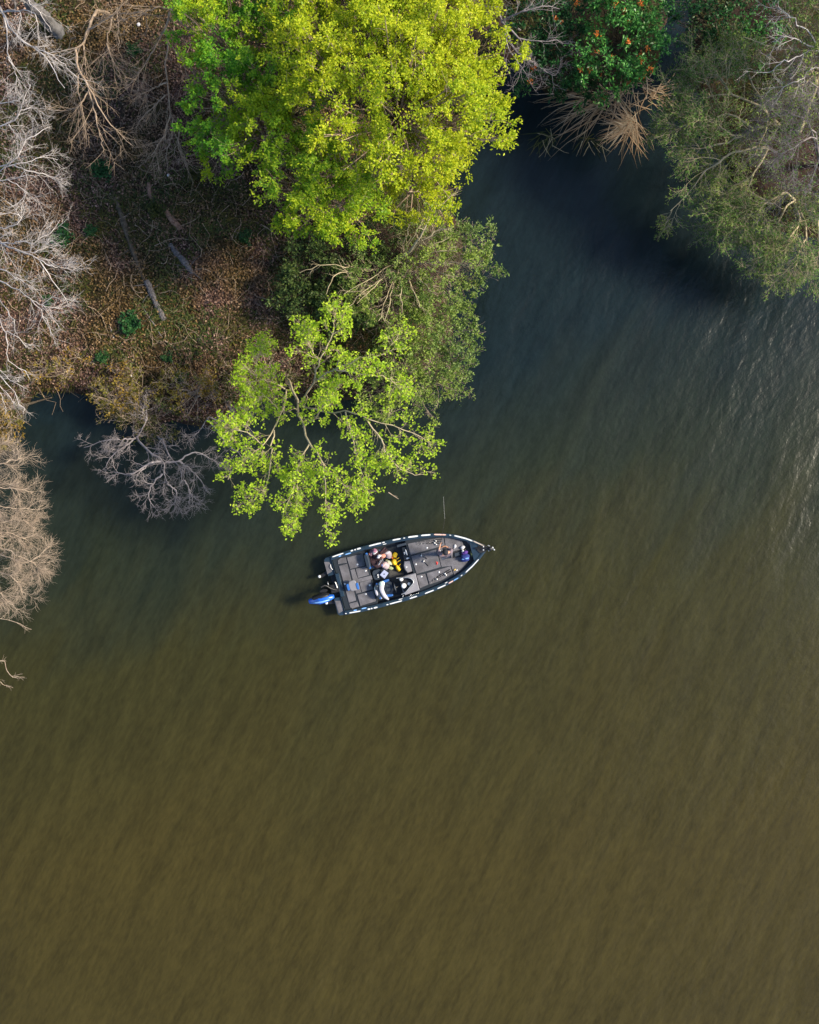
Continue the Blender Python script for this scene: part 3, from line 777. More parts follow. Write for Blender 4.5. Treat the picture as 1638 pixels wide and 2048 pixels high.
wtree('large white fan of bare branches leaning in at mid bank', (-70, 520), [
    (['b', z8((-60, 260, 4.4), (100, 330, 5.4), (250, 390, 5.6), (340, 530, 5.4), (450, 680, 5.0))], .08, .012),
    (z8((250, 390, 5.6), (330, 430, 5.6), (400, 445, 5.4), (490, 455, 5.2)), .035, .009),
    (['b', z8((-60, 440, 4.4), (60, 480, 5.2), (150, 540, 5.3), (250, 600, 5.0))], .05, .01),
    (['b', z8((-60, 500, 4.4), (80, 570, 5.0), (200, 650, 5.2), (290, 750, 5.0), (345, 890, 4.6))], .06, .01),
    (z8((200, 650, 5.2), (290, 695, 5.2), (410, 710, 4.9)), .03, .009),
    (['b', z8((-60, 200, 4.6), (80, 180, 5.4), (130, 100, 5.6), (0, 90, 5.6))], .05, .01),
    (['b', z8((-60, 300, 4.6), (100, 280, 5.5), (260, 270, 5.6), (390, 130, 5.4))], .05, .01),
    (z8((100, 330, 5.4), (220, 340, 5.6), (340, 300, 5.4)), .035, .009)], 74, n2=11)
wtree('thin white bare tree drooping towards the dark cove', (-50, 700), [
    (['b', z8((-60, 680, 3.6), (20, 830, 4.2), (50, 930, 4.2), (50, 1050, 4.0), (150, 1110, 3.7), (200, 1165, 3.4))], .05, .01),
    (z8((20, 850, 4.2), (120, 900, 4.2), (170, 965, 4.0)), .03, .009),
    (['b', z8((-60, 640, 3.8), (60, 740, 4.4), (100, 830, 4.4), (90, 900, 4.2))], .035, .009)], 75, n2=6, n3=3, n4=2, L2=.6, L3=.35)
wtree('short white brush of branches over the cove corner', (-50, 800), [
    (['b', z8((-80, 1100, 2.6), (60, 1220, 3.2), (120, 1320, 3.1), (160, 1380, 2.9))], .045, .01),
    (['b', z8((-80, 1150, 2.6), (40, 1260, 3.1), (90, 1340, 3.0))], .04, .01),
    (['b', z8((-80, 1080, 2.6), (60, 1180, 3.2), (180, 1240, 3.0))], .04, .01),
    (['b', z8((-80, 1200, 2.6), (10, 1290, 3.0), (40, 1370, 2.9))], .04, .01)], 76, n2=8, n3=4, n4=2, L2=.5, L3=.3)
def tan_bush(label, base, limbs, seed, **k):
    b = G(*base)
    ls = [([b - [0, 0, .2]] + [(x - (24 if seed < 83 else 4), y, z) for x, y, z in c], r0 * .55, r1 * .7) for c, r0, r1 in limbs]
    kw = dict(n2=16, n3=9, n4=5, L2=.8, L3=.5, L4=.32, a2=.65, up=.0, wob=.13, r2=.45, rmin=.0038, tmin=.15)
    kw.update(k)
    return bare('tan_bare_bush', label, 'shrub', b, ls, 'b_tan', seed=seed, group='tan leafless bushes at the water edge', **kw)
tan_bush('dense tan leafless bush beside the cove, upper of the edge bushes', (-60, 990), [
    (zl((-60, 600, 3.2), (60, 680, 3.8), (180, 700, 3.8), (290, 720, 3.4)), .05, .01),
    (zl((-60, 650, 3.2), (60, 800, 3.8), (180, 820, 3.7), (290, 830, 3.3)), .05, .01),
    (zl((-60, 560, 3.2), (40, 540, 3.8), (140, 520, 3.8), (220, 500, 3.4)), .05, .01),
    (zl((-60, 700, 3.2), (40, 900, 3.8), (150, 900, 3.7), (260, 900, 3.3)), .05, .01),
    (zl((-100, 500, 3.2), (-20, 440, 3.8), (60, 420, 3.7)), .05, .01)], 81)
tan_bush('straw coloured leafless bush sweeping down to the water, lower of the edge bushes', (-60, 1110), [
    (zl((-60, 1000, 3.2), (60, 1060, 3.9), (180, 1120, 3.9), (290, 1170, 3.5), (335, 1270, 3.0)), .05, .01),
    (zl((-60, 1120, 3.2), (60, 1220, 3.8), (180, 1270, 3.7), (240, 1400, 3.1)), .05, .01),
    (zl((-60, 1020, 3.2), (80, 980, 3.9), (180, 1000, 3.8), (270, 1030, 3.4)), .05, .01),
    (zl((-60, 1150, 3.2), (20, 1300, 3.7), (90, 1380, 3.5), (170, 1440, 3.0)), .05, .01),
    (zl((-60, 1100, 3.2), (120, 1130, 4.0), (260, 1170, 3.8), (350, 1100, 3.4)), .05, .01)], 82)
tan_bush('single thin pale branch poking over the water below the edge bushes', (-80, 1270), [
    (zl((-100, 1500, 2.6), (0, 1530, 3.0), (120, 1550, 3.0), (210, 1600, 2.8)), .03, .008)], 83, n2=7, n3=3, n4=0, L2=.5, L3=.25)
tan_bush('lowest pale forked twig at the frame edge over the water', (-80, 1350), [
    (zl((-100, 1780, 2.6), (20, 1800, 2.9), (75, 1890, 2.9), (170, 1905, 2.7)), .03, .008),
    (zl((-100, 1900, 2.6), (0, 1930, 2.9), (60, 1970, 2.7)), .025, .008)], 84, n2=7, n3=3, n4=0, L2=.45, L3=.22)

# brown bare trees at the top
def brown(label, base, limbs, seed, **k):
    b = G(*base)
    ls = [(([b - [0, 0, .3]] + c[1]) if c[0] == 'b' else c, max(r0, .035) * .72, max(r1, .010)) for c, r0, r1 in limbs]
    kw = dict(n2=7, n3=4, n4=2, L2=1.25, L3=.65, L4=.3, a2=.5, up=.02, wob=.085, r2=.36, rmin=.0055, tmin=.15)
    kw.update(k)
    return bare('brown_bare_tree', label, 'tree', b, ls, 'b_brown', seed=seed, group='brown bare trees beside the green tree', **kw)
brown('brown bare tree with a long forked bough sweeping down the slope', (215, 20), [
    (['b', z7((760, 90, 4.0), (690, 230, 4.8), (650, 330, 5.0), (590, 390, 5.0), (470, 440, 4.8))], .09, .012),
    (z7((590, 390, 5.0), (620, 540, 5.2), (690, 680, 5.2), (800, 880, 5.0), (900, 1010, 4.7), (1040, 1150, 4.2)), .055, .010),
    (z7((690, 680, 5.2), (740, 880, 4.9), (780, 1060, 4.5), (810, 1190, 4.0)), .04, .009),
    (z7((650, 330, 5.0), (665, 480, 5.0), (680, 600, 4.8)), .03, .009),
    (z7((620, 540, 5.2), (610, 680, 5.0), (640, 850, 4.6), (680, 1080, 4.0)), .03, .009),
    (z7((690, 690, 5.2), (640, 800, 5.0), (570, 850, 4.7), (430, 880, 4.3)), .03, .009),
    (z7((690, 230, 4.8), (800, 170, 5.4), (910, 90, 5.8), (1000, -20, 6.0)), .045, .010)], 91)
brown('slender brown bare tree between its two larger neighbours', (240, 30), [
    (['b', z7((900, 90, 4.4), (850, 230, 5.0), (830, 340, 5.0), (800, 490, 4.7))], .05, .010),
    (z7((830, 340, 5.0), (870, 450, 4.9), (950, 620, 4.5)), .03, .009),
    (['b', z7((920, 60, 4.6), (915, 200, 5.0), (930, 380, 4.8), (970, 500, 4.4))], .04, .009),
    (z7((900, 90, 4.4), (1010, 110, 5.0), (1130, 100, 5.2), (1130, 280, 4.8)), .035, .009)], 92, n2=6)
brown('tall brown bare tree whose bough runs beside the green leaves', (400, 60), [
    (['b', z7((1400, 60, 4.6), (1340, 90, 5.2), (1290, 220, 5.4), (1310, 330, 5.4), (1290, 560, 5.2), (1320, 820, 4.8), (1350, 930, 4.6), (1420, 1020, 4.2))], .08, .010),
    (z7((1330, 880, 4.7), (1280, 1050, 4.4), (1230, 1130, 4.2), (1180, 1220, 3.8)), .035, .009),
    (z7((1350, 930, 4.6), (1340, 1060, 4.2), (1280, 1260, 3.6)), .03, .008),
    (z7((1400, 1000, 4.2), (1390, 1120, 3.9), (1420, 1230, 3.5)), .025, .008),
    (z7((1310, 330, 5.4), (1400, 430, 5.3), (1500, 560, 5.0)), .035, .009),
    (z7((1290, 220, 5.4), (1200, 380, 5.3), (1090, 560, 5.0), (980, 690, 4.6)), .035, .009),
    (z7((1340, 90, 5.2), (1240, 50, 5.8), (1130, 100, 5.8), (930, 160, 5.4)), .045, .010),
    (z7((1340, 90, 5.2), (1440, 200, 5.4), (1560, 290, 5.2)), .04, .009),
    (z7((1300, 640, 5.1), (1220, 680, 4.9), (1130, 720, 4.6)), .025, .008),
    (z7((1290, 740, 5.0), (1220, 810, 4.6), (1080, 940, 4.1)), .025, .008)], 93)
# thick grey trunk climbing out of the frame
gb = G(120, 68)
bare('grey_trunk_tree', 'thick grey trunk rising out of the top corner', 'tree', gb, [
    ([gb - np.array([0, 0, .3]), P(100, 45, 2.2), P(70, 15, 4.5), P(30, -30, 7.0), P(10, -60, 9.0)], .24, .13),
    ([P(30, -30, 7.0), P(60, -70, 8.4), P(140, -90, 9.0)], .08, .03),
    ([P(70, 15, 4.5), P(20, -60, 6.0), P(-80, -80, 7.5)], .06, .03)], 'b_grey', seed=95, n2=5, n3=3, n4=0, L2=1.2, L3=.6, tmin=.5)

# drowned grey shrubs
wb = P(300, 868, -.3)
bare('drowned_grey_shrub', 'leafless grey shrub standing in the dark water below the bank', 'shrub', wb, [
    ([wb] + zl((880, 370, 1.2), (950, 460, 1.9), (1040, 520, 2.2), (1050, 600, 2.2), (1070, 660, 2.0)), .05, .012),
    (zl((1040, 520, 2.2), (960, 530, 2.5), (900, 570, 2.6), (820, 600, 2.5), (730, 590, 2.2)), .045, .012),
    ([wb] + zl((870, 370, 1.2), (790, 430, 1.7), (720, 490, 1.7), (660, 580, 1.4)), .04, .010),
    (zl((880, 370, 1.2), (800, 380, 1.7), (680, 385, 1.6), (540, 435, 1.2)), .035, .010),
    (zl((1040, 600, 2.2), (980, 660, 2.1), (950, 740, 1.8), (990, 820, 1.4)), .035, .009),
    (zl((1050, 540, 2.2), (1140, 520, 2.3), (1250, 600, 2.2), (1330, 720, 1.7)), .035, .009),
    (zl((1140, 520, 2.3), (1250, 460, 2.2), (1340, 500, 2.0), (1420, 550, 1.6)), .03, .009),
    (zl((1070, 660, 2.0), (1130, 720, 1.9), (1110, 800, 1.6)), .03, .009),
    (zl((1180, 640, 2.2), (1220, 720, 1.9), (1240, 800, 1.5)), .025, .009),
    ([wb] + zl((1040, 380, 1.4), (1080, 480, 2.0), (1150, 560, 2.1), (1170, 680, 1.8)), .04, .010),
    (zl((880, 360, 1.2), (930, 280, 1.5), (940, 200, 1.4), (920, 130, 1.2)), .025, .008)],
    'b_mauve', seed=96, n2=10, n3=6, n4=4, L2=.75, L3=.4, L4=.22, a2=.85, up=.0, wob=.26, rmin=.005)
wb2 = P(455, 845, -.2)
bare('drowned_grey_shrub', 'leafless grey twigs half hidden behind the lime tree at the bank', 'shrub', wb2, [
    ([wb2] + zl((1330, 240, 1.0), (1400, 340, 1.6), (1480, 430, 1.8), (1560, 500, 1.7)), .035, .009),
    ([wb2] + zl((1430, 250, 1.0), (1480, 200, 1.4), (1540, 170, 1.5), (1600, 240, 1.3)), .03, .009),
    ([wb2] + zl((1400, 300, 1.2), (1460, 260, 1.6), (1540, 260, 1.7), (1620, 330, 1.5)), .03, .009),
    (zl((1330, 240, 1.0), (1270, 330, 1.3), (1200, 400, 1.3)), .025, .008)],
    'b_mauve', seed=97, n2=9, n3=5, n4=3, L2=.6, L3=.35, L4=.2, a2=.85, up=.0, wob=.26, rmin=.005)

# ochre scrub along the bank
OS = 'ochre scrub along the cove bank'
def scrub(label, base, blobs, seed, lm='gold', **k):
    leafy('bank_scrub', label, 'shrub', G(*base), blobs, lm, 'b_tan', leaf=.085, clump=.26, dens=.85, lpc=26, tr=.035, seed=seed, stems=True, twigs=9, group=OS, **k)
scrub('ochre bank scrub next to the dark cove', (240, 790), [(230, 790, 1.2, .9, .5), (290, 770, 1.3, .8, .5), (200, 780, 1.0, .5, .4), (250, 740, 1.1, .6, .4)], 101)
scrub('golden bank scrub glowing above the drowned shrub', (390, 790), [(390, 800, 1.4, .8, .6), (350, 770, 1.2, .7, .5), (430, 780, 1.3, .6, .5), (410, 760, 1.2, .6, .4)], 102)
scrub('dark olive scrub hanging over the water below the ochre scrub', (280, 830), [(260, 840, .9, .8, .5), (320, 835, .9, .8, .5), (300, 860, .7, .6, .4), (220, 830, .8, .4, .3)], 103, 'weed')
scrub('yellowish scrub at the corner bank left of the cove', (10, 840), [(10, 840, 1.2, .7, .5), (20, 870, .9, .6, .4), (-30, 820, 1.3, .8, .5)], 104)
scrub('olive gold scrub under the leaning lime tree', (500, 770), [(490, 780, 1.3, .8, .5), (540, 720, 1.4, .8, .5), (470, 740, 1.2, .6, .4), (560, 770, 1.0, .6, .4)], 105, 'weed')
scrub('orange-brown scrub on the bank above the cove mouth', (150, 720), [(150, 715, 1.2, .5, .4), (120, 740, 1.1, .6, .4), (80, 740, 1.2, .6, .4)], 106)

# small dark ferns on the forest floor
FN = [((205, 340), .38, 'lone dark green fern below the brown boughs'), ((125, 472), .42, 'dark green fern touching the white fan of branches'),
      ((183, 460), .26, 'small dim fern right beside the larger fern by the white fan'), ((262, 650), .45, 'blackish green fern near the foot of the long log'),
      ((492, 473), .24, 'small fern by itself under the light green tree edge'), ((95, 600), .2, 'small fern among the white branch tips'),
      ((205, 712), .26, 'faint fern near the cove bank'), ((338, 714), .22, 'bright little fern on bare leaf litter above the golden scrub'),
      ((310, 415), .36, 'yellow-green fern patch between the two fallen logs'), ((385, 350), .34, 'mossy green tuft above the split log'),
      ((365, 750), .24, 'dull green tuft above the golden scrub'), ((270, 100), .3, 'dim green fern among the brown bare trees')]
for k, ((fx, fy), fr, lab) in enumerate(FN):
    rng = np.random.default_rng(200 + k)
    B = G(fx, fy)
    root = tag(empty('fern', B), lab, 'fern', 'ferns on the forest floor')
    nfr = int(22 + fr * 40); m = 6
    az = rng.uniform(0, 2 * PI, nfr); el = rng.uniform(.3, 1.1, nfr); ln = fr * rng.uniform(.7, 1.3, nfr)
    d = np.stack([np.cos(az) * np.cos(el), np.sin(az) * np.cos(el), np.sin(el)], -1)
    pts = np.zeros((nfr, m, 3)); pts[:, 0] = B + rng.normal(0, fr * .15, (nfr, 3)) * [1, 1, 0]
    for q in range(1, m):
        d[:, 2] -= .2; d = norm(d); pts[:, q] = pts[:, q - 1] + d * (ln / (m - 1))[:, None]
    bg_ = Bag(); bg_.add(*tubes(pts, np.full((nfr, m), .006), 3)); tag(bg_.obj('stalks', M['b_dark'], root, True, B), kind='stuff')
    t = rng.uniform(.15, 1, (nfr, 26)) * (m - 1.001); i = t.astype(int); f = (t - i)[..., None]; n = np.arange(nfr)[:, None]
    pos = (pts[n, i] * (1 - f) + pts[n, i + 1] * f).reshape(-1, 3)
    side = np.repeat(np.stack([-np.sin(az), np.cos(az), np.zeros(nfr)], -1), 26, 0) * rng.choice([-1, 1], len(pos))[:, None]
    lv = Bag(); lv.add(*leaves(pos, fr * .3, rng, .45, 1., axis=side * 1.5))
    tag(lv.obj('fronds', M['fern' if k not in (8, 9) else 'weed'], root, False, B), kind='stuff')

# ------------------------------------------------------------------ fallen logs
def rough_log(name, label, pts, radii, mat, seed, seg=10, group=None, lift=-.1, stubs=()):
    radii = [q * .85 for q in radii]
    rng = np.random.default_rng(seed)
    g = [G(*p) for p in pts]
    for q, rr in zip(g, radii): q[2] += rr * lift
    B = g[0].copy()
    root = tag(empty(name, B), label, 'log', group)
    m = 26
    p = curve(g, m, .006, rng)
    r = np.interp(np.linspace(0, 1, m), np.linspace(0, 1, len(radii)), radii) * (1 + .16 * np.sin(np.linspace(0, 7, m) + seed) + .08 * np.sin(np.linspace(0, 23, m))) * rng.uniform(.95, 1.05, m)
    V, F = tubes(p[None], r[None], seg)
    V = V + norm(rng.normal(0, 1, V.shape)) * (np.repeat(r, seg)[:, None] * .09)
    n0 = len(V)
    V = np.vstack([V, p[0] + (p[0] - p[1]) * .3, p[-1] + (p[-1] - p[-2]) * .3])
    caps = [(n0, (j + 1) % seg, j, j) for j in range(seg)] + [(n0 + 1, (m - 1) * seg + j, (m - 1) * seg + (j + 1) % seg, (m - 1) * seg + (j + 1) % seg) for j in range(seg)]
    me = bpy.data.meshes.new('bark')
    me.from_pydata([tuple(v - B) for v in V], [], [tuple(f) for f in F] + [c[:3] for c in caps])
    me.materials.append(M[mat])
    for pl in me.polygons: pl.use_smooth = False
    link('bark', me, root)
    for s, (t, dx, dy, dz, rr) in enumerate(stubs):
        a = p[int(t * (m - 1))]
        q = curve([a, a + np.array([dx, dy, dz]) * .5 + rng.normal(0, .03, 3), a + np.array([dx, dy, dz])], 6)
        V2, F2 = tubes(q[None], np.linspace(rr, rr * .35, 6)[None], 5)
        fobj('branch_stub', V2, F2, M[mat], root, True, B)
    return root
rough_log('fallen_log', 'long mossy brown fallen log running down the slope', [(230, 395), (243, 430), (258, 480), (272, 520), (288, 560)], [.08, .12, .10, .13, .07], 'log', 301,
          stubs=[(.35, .25, .3, .15, .03), (.6, -.5, -.35, .1, .025), (.8, .4, -.2, .12, .02)])
rough_log('fallen_log', 'silver-grey broken log end pointing downhill below the mossy log', [(293, 562), (305, 590), (316, 615), (330, 640)], [.12, .14, .15, .13], 'loggrey', 302,
          stubs=[(.1, -.5, -.1, .15, .025), (.3, -.3, -.4, .12, .02), (.2, .5, .3, .1, .015)])
rough_log('fallen_log', 'split reddish rotten trunk with pale splinters', [(297, 365), (303, 395), (330, 420), (345, 440), (362, 458)], [.06, .10, .14, .15, .10], 'logred', 303,
          stubs=[(.8, .4, -.45, .1, .025), (.7, .5, -.1, .1, .02), (.9, .2, -.6, .05, .02)])
rough_log('fallen_log', 'short blue-grey dead log with a tangle of thin roots', [(340, 488), (352, 505), (370, 525), (386, 548)], [.09, .15, .14, .08], 'loggrey', 304,
          stubs=[(.95, .5, .1, .15, .02), (.95, .45, -.35, .12, .02), (.9, -.4, -.1, .12, .015), (.85, .5, .45, .2, .015), (.05, -.35, .5, .1, .02), (.9, .1, -.6, .1, .015), (.8, -.6, .1, .15, .012)])
rough_log('fallen_stick', 'short bleached white stick near the blackish fern', [(218, 648), (223, 662), (228, 678)], [.035, .04, .035], 'b_white', 305, 6)
rough_log('fallen_stick', 'thin grey stick pointing from log end to the bank', [(283, 612), (302, 640), (325, 675)], [.02, .025, .02], 'b_grey', 306, 6)
rough_log('fallen_stick', 'thin pale stick lying on leaf litter right of the silver log', [(368, 608), (376, 625), (384, 640)], [.018, .022, .018], 'b_brown', 307, 6)
rough_log('fallen_branch', 'dark fallen branch reaching from the corner bank into the cove', [(45, 812), (75, 803), (105, 795)], [.05, .045, .03], 'log', 308, 6, lift=1.2)
rough_log('fallen_branch', 'pale forked branch lying above the golden scrub', [(330, 680), (350, 695), (380, 712), (405, 730)], [.03, .03, .025, .015], 'b_brown', 309, 6,
          stubs=[(.2, .3, .35, .1, .02), (.1, -.1, .5, .1, .02)])
# pale scraps
for k, (q, lab, rr) in enumerate([((278, 50), 'small white stone lying among the brown bare trees', .07), ((337, 351), 'little pale stone above the split rotten trunk', .05), ((263, 752), 'tiny cream scrap lying on the bank above the ochre scrub', .05)]):
    rng = np.random.default_rng(400 + k)
    import bmesh
    bm = bmesh.new(); bmesh.ops.create_icosphere(bm, subdivisions=2, radius=rr)
    for v in bm.verts: v.co = Vector(v.co) * rng.uniform(.8, 1.2); v.co.z *= .6
    me = bpy.data.meshes.new('stone'); bm.to_mesh(me); bm.free()
    me.materials.append(plain('pale stone', (.62, .6, .6), .8))
    o = link('pale_stone', me); o.location = G(*q, .03); tag(o, lab, 'stone', 'pale scraps on the slope')

# ------------------------------------------------------------------ leaf litter, weeds, twigs
rng = np.random.default_rng(7)
def scatter(n, x0, x1, y0, y1, dmin=.0):
    x = rng.uniform(x0, x1, n); y = rng.uniform(y0, y1, n)
    d = sdf(x, y); k = d > dmin
    return x[k], y[k], d[k]
x, y, d = scatter(230000, -17, -1.5, 2.5, 21, .15)
dn = vnoise(x, y, 1.3, 21) * .6 + vnoise(x, y, .5, 22) * .4
k = rng.random(len(x)) < np.clip(.25 + 1.5 * (dn - .3), .12, 1)
x, y = x[k], y[k]
z = height(x, y)
V, F = leaves(np.stack([x, y, z + rng.uniform(.0, .035, len(x))], -1), .095, rng, .6, 1.3, fold=.2)
o = fobj('leaf_litter', V, F, M['litter']); tag(o, 'brown dead leaf litter covering the forest floor', 'leaf litter', kind='stuff')
x, y, d = scatter(150000, -17, 18, 2.5, 21, .1)
pn = vnoise(x, y, 2.2, 31) * .65 + vnoise(x, y, .7, 32) * .35
near = np.exp(-d / .8)
k = (rng.random(len(x)) < np.clip((pn - .43) * 6 + near * .7, .03, 1))
x, y = x[k], y[k]; n = len(x)
z = height(x, y)
az = rng.uniform(0, 2 * PI, n); L = rng.uniform(.1, .32, n); m = 4
pts = np.zeros((n, m, 3)); pts[:, 0] = np.stack([x, y, z], -1)
d3 = np.stack([np.cos(az) * .7, np.sin(az) * .7, np.full(n, .75)], -1)
for q in range(1, m):
    d3[:, 2] -= .3; pts[:, q] = pts[:, q - 1] + norm(d3) * (L / 3)[:, None]
V, F = ribbons(pts, rng.uniform(.02, .05, n), rng)
o = fobj('weeds', V, F, M['weed']); tag(o, 'low olive and ochre weeds patched over the bank', 'weeds', kind='stuff')
x, y, d = scatter(1700, -16.5, 0, 3, 20.5, .2); n = len(x); m = 5
az = rng.uniform(0, 2 * PI, n); L = rng.uniform(.3, 1.3, n)
pts = np.zeros((n, m, 3))
for q in range(m):
    pts[:, q, 0] = x + np.cos(az) * L * (q / (m - 1)); pts[:, q, 1] = y + np.sin(az) * L * (q / (m - 1)); az = az + rng.normal(0, .22, n)
pts[:, :, 2] = height(pts[:, :, 0].ravel(), pts[:, :, 1].ravel()).reshape(n, m) + .05 + rng.random((n, m)) * .05
pts[:, :, 2] = np.maximum(pts[:, :, 2], .03)
V, F = tubes(pts, ((.003 + .012 * rng.random(n) ** 3)[:, None] * np.linspace(1, .4, m)[None, :]), 4)
o = fobj('twig_litter', V, F, M['b_brown'], smooth=True); tag(o, 'thin dead twigs strewn over the forest floor', 'twigs', kind='stuff')

# ================================================================== the boat
BA = R(14.3)
BC, BS = math.cos(BA), math.sin(BA)
VOFF = -.05
def uv_px(px, py):
    dx = (px - 660.5) / 53.9; dy = (py - 1172.5) / 53.9
    return np.array([dx * BC - dy * BS, -dx * BS - dy * BC - VOFF])
def Z1(x, y): return uv_px(600 + x / 3.995, 1040 + y / 3.995)
def Z2(x, y): return uv_px(600 + x / 8.19, 1080 + y / 8.19)
def Z3(x, y): return uv_px(790 + x / 7.8, 1040 + y / 7.8)
def Z4(x, y): return uv_px(720 + x / 12.6, 1080 + y / 12.6)
def local_to_world(u, v, z=0.0):
    o = boat_origin
    v = v
    return np.array([o[0] + u * BC - v * BS, o[1] + u * BS + v * BC, o[2] + z])
# stern middle on the water line (the drawing was measured at gunwale height, .6 m)
_s = P(660.5, 1172.5, .6)
boat_origin = np.array([_s[0] - VOFF * BS, _s[1] + VOFF * BC, 0.0])

BM = {}
BM['hull'] = plain('gunwale gelcoat', (.014, .030, .050), .28, coat=.6, var=.25, scale=6)
BM['liner'] = plain('liner moulding', (.010, .016, .024), .5, var=.2)
BM['carpet'] = plain('grey marine carpet', (.122, .120, .138), .95, var=.30, scale=70, bump=.5)
_m = BM['carpet']; _t = _m.node_tree; _b = _t.nodes['Principled BSDF']; _src = _b.inputs['Base Color'].links[0].from_socket
_n = _t.nodes.new('ShaderNodeTexNoise'); _n.inputs['Scale'].default_value = 3.2; _n.inputs['Detail'].default_value = 5
_tc = _t.nodes.new('ShaderNodeNewGeometry'); _t.links.new(_tc.outputs['Position'], _n.inputs['Vector'])
_r = _t.nodes.new('ShaderNodeMapRange'); _r.inputs['From Min'].default_value = .35; _r.inputs['From Max'].default_value = .65; _r.inputs['To Min'].default_value = .68; _r.inputs['To Max'].default_value = 1.2
_t.links.new(_n.outputs['Fac'], _r.inputs['Value'])
_x = _t.nodes.new('ShaderNodeMix'); _x.data_type = 'RGBA'; _x.blend_type = 'MULTIPLY'; _x.inputs['Factor'].default_value = 1
_t.links.new(_src, _x.inputs['A']); _t.links.new(_r.outputs[0], _x.inputs['B']); _t.links.new(_x.outputs['Result'], _b.inputs['Base Color'])
BM['carpet2'] = plain('dark carpet', (.035, .045, .055), .95, var=.3, scale=70, bump=.5)
BM['gasket'] = plain('black rubber', (.006, .008, .012), .7)
BM['latch'] = plain('brushed steel', (.75, .75, .76), .35, .6)
BM['white'] = plain('white vinyl', (.68, .70, .72), .5, var=.08)
BM['pink'] = plain('salmon vinyl', (.75, .48, .42), .5)
BM['sand'] = plain('sand vinyl', (.5, .42, .36), .5)
BM['sky'] = plain('light blue vinyl', (.18, .38, .75), .45)
BM['blue'] = plain('blue cowling paint', (.015, .13, .62), .25, coat=.8, var=.1, scale=4)
BM['royal'] = plain('blue upholstery', (.02, .12, .42), .5)
BM['black'] = plain('black plastic', (.012, .012, .014), .45)
BM['navy'] = plain('navy upholstery', (.018, .03, .05), .6)
BM['grey'] = plain('grey moulding', (.20, .20, .23), .6)
BM['metal'] = plain('aluminium', (.6, .6, .6), .35, .8)
BM['floor'] = plain('cockpit mat', (.055, .055, .055), .95, var=.35, scale=40)

def poly_prism(name, uv, z0, z1, mat, parent, ch=.012, org=(0, 0, 0)):
    """a slab with a softened top edge"""
    uv = np.array([np.asarray(q, float) for q in uv])
    a = np.sum(uv[:, 0] * np.roll(uv[:, 1], -1) - np.roll(uv[:, 0], -1) * uv[:, 1])
    if a < 0: uv = uv[::-1]
    n = len(uv); c = uv.mean(0)
    e = np.roll(uv, -1, 0) - uv; nn = norm(np.stack([-e[:, 1], e[:, 0]], -1))
    ins = uv + norm(nn + np.roll(nn, 1, 0)) * ch
    V = [(*p, z0) for p in uv] + [(*p, z1 - ch * .7) for p in uv] + [(*p, z1) for p in ins]
    F = []
    for r in range(2):
        for i in range(n):
            j = (i + 1) % n
            F.append((r * n + i, r * n + j, (r + 1) * n + j, (r + 1) * n + i))
    F.append(tuple(range(2 * n, 3 * n))); F.append(tuple(range(n - 1, -1, -1)))
    me = bpy.data.meshes.new(name)
    me.from_pydata([tuple(np.array(v) - np.array(org)) for v in V], [], F); me.materials.append(mat)
    o = link(name, me, parent); o.location = org
    return o

def lathe(name, prof, mat, parent, loc=(0, 0, 0), k=16, rot=None):
    V, F = [], []
    for r, z in prof:
        for j in range(k): V.append((r * math.cos(2 * PI * j / k), r * math.sin(2 * PI * j / k), z))
    m = len(prof)
    for i in range(m - 1):
        for j in range(k):
            F.append((i * k + j, i * k + (j + 1) % k, (i + 1) * k + (j + 1) % k, (i + 1) * k + j))
    F.append(tuple(range(k - 1, -1, -1))); F.append(tuple((m - 1) * k + j for j in range(k)))
    me = bpy.data.meshes.new(name); me.from_pydata(V, [], F); me.materials.append(mat)
    for p in me.polygons: p.use_smooth = len(p.vertices) == 4
    o = link(name, me, parent); o.location = loc
    if rot: o.rotation_euler = rot
    return o

def tube_part(name, ctrl, r, mat, parent, m=12, k=8, r1=None):
    p = curve(ctrl, m)
    V, F = tubes(p[None], np.linspace(r, r if r1 is None else r1, m)[None], k)
    return fobj(name, V, F, mat, parent, True)

def loft(name, rings, mat, parent, smooth=True, cap=True):
    rings = np.array(rings, float); m, k, _ = rings.shape
    F = [(i * k + j, i * k + (j + 1) % k, (i + 1) * k + (j + 1) % k, (i + 1) * k + j) for i in range(m - 1) for j in range(k)]
    if cap: F += [tuple(range(k - 1, -1, -1)), tuple((m - 1) * k + j for j in range(k))]
    me = bpy.data.meshes.new(name); me.from_pydata([tuple(v) for v in rings.reshape(-1, 3)], [], F); me.materials.append(mat)
    for p in me.polygons: p.use_smooth = smooth and len(p.vertices) == 4
    return link(name, me, parent)

UU = np.array([0., .3, .8, 1.4, 2.0, 2.7, 3.3, 3.8, 4.2, 4.7, 5.0, 5.3, 5.6, 5.85, 6.0])
WW = np.array([1.10, 1.13, 1.17, 1.19, 1.19, 1.18, 1.14, 1.08, 1.01, .87, .745, .58, .38, .18, .05])
def hw(u): return np.interp(u, UU, WW)
def gz(u): return .52 + .10 * np.clip((np.asarray(u) - 3.5) / 2.5, 0, 1) ** 1.5

boat = tag(empty('bass_boat', boat_origin, BA), 'black bass fishing boat with grey carpeted decks and blue outboard', 'boat')

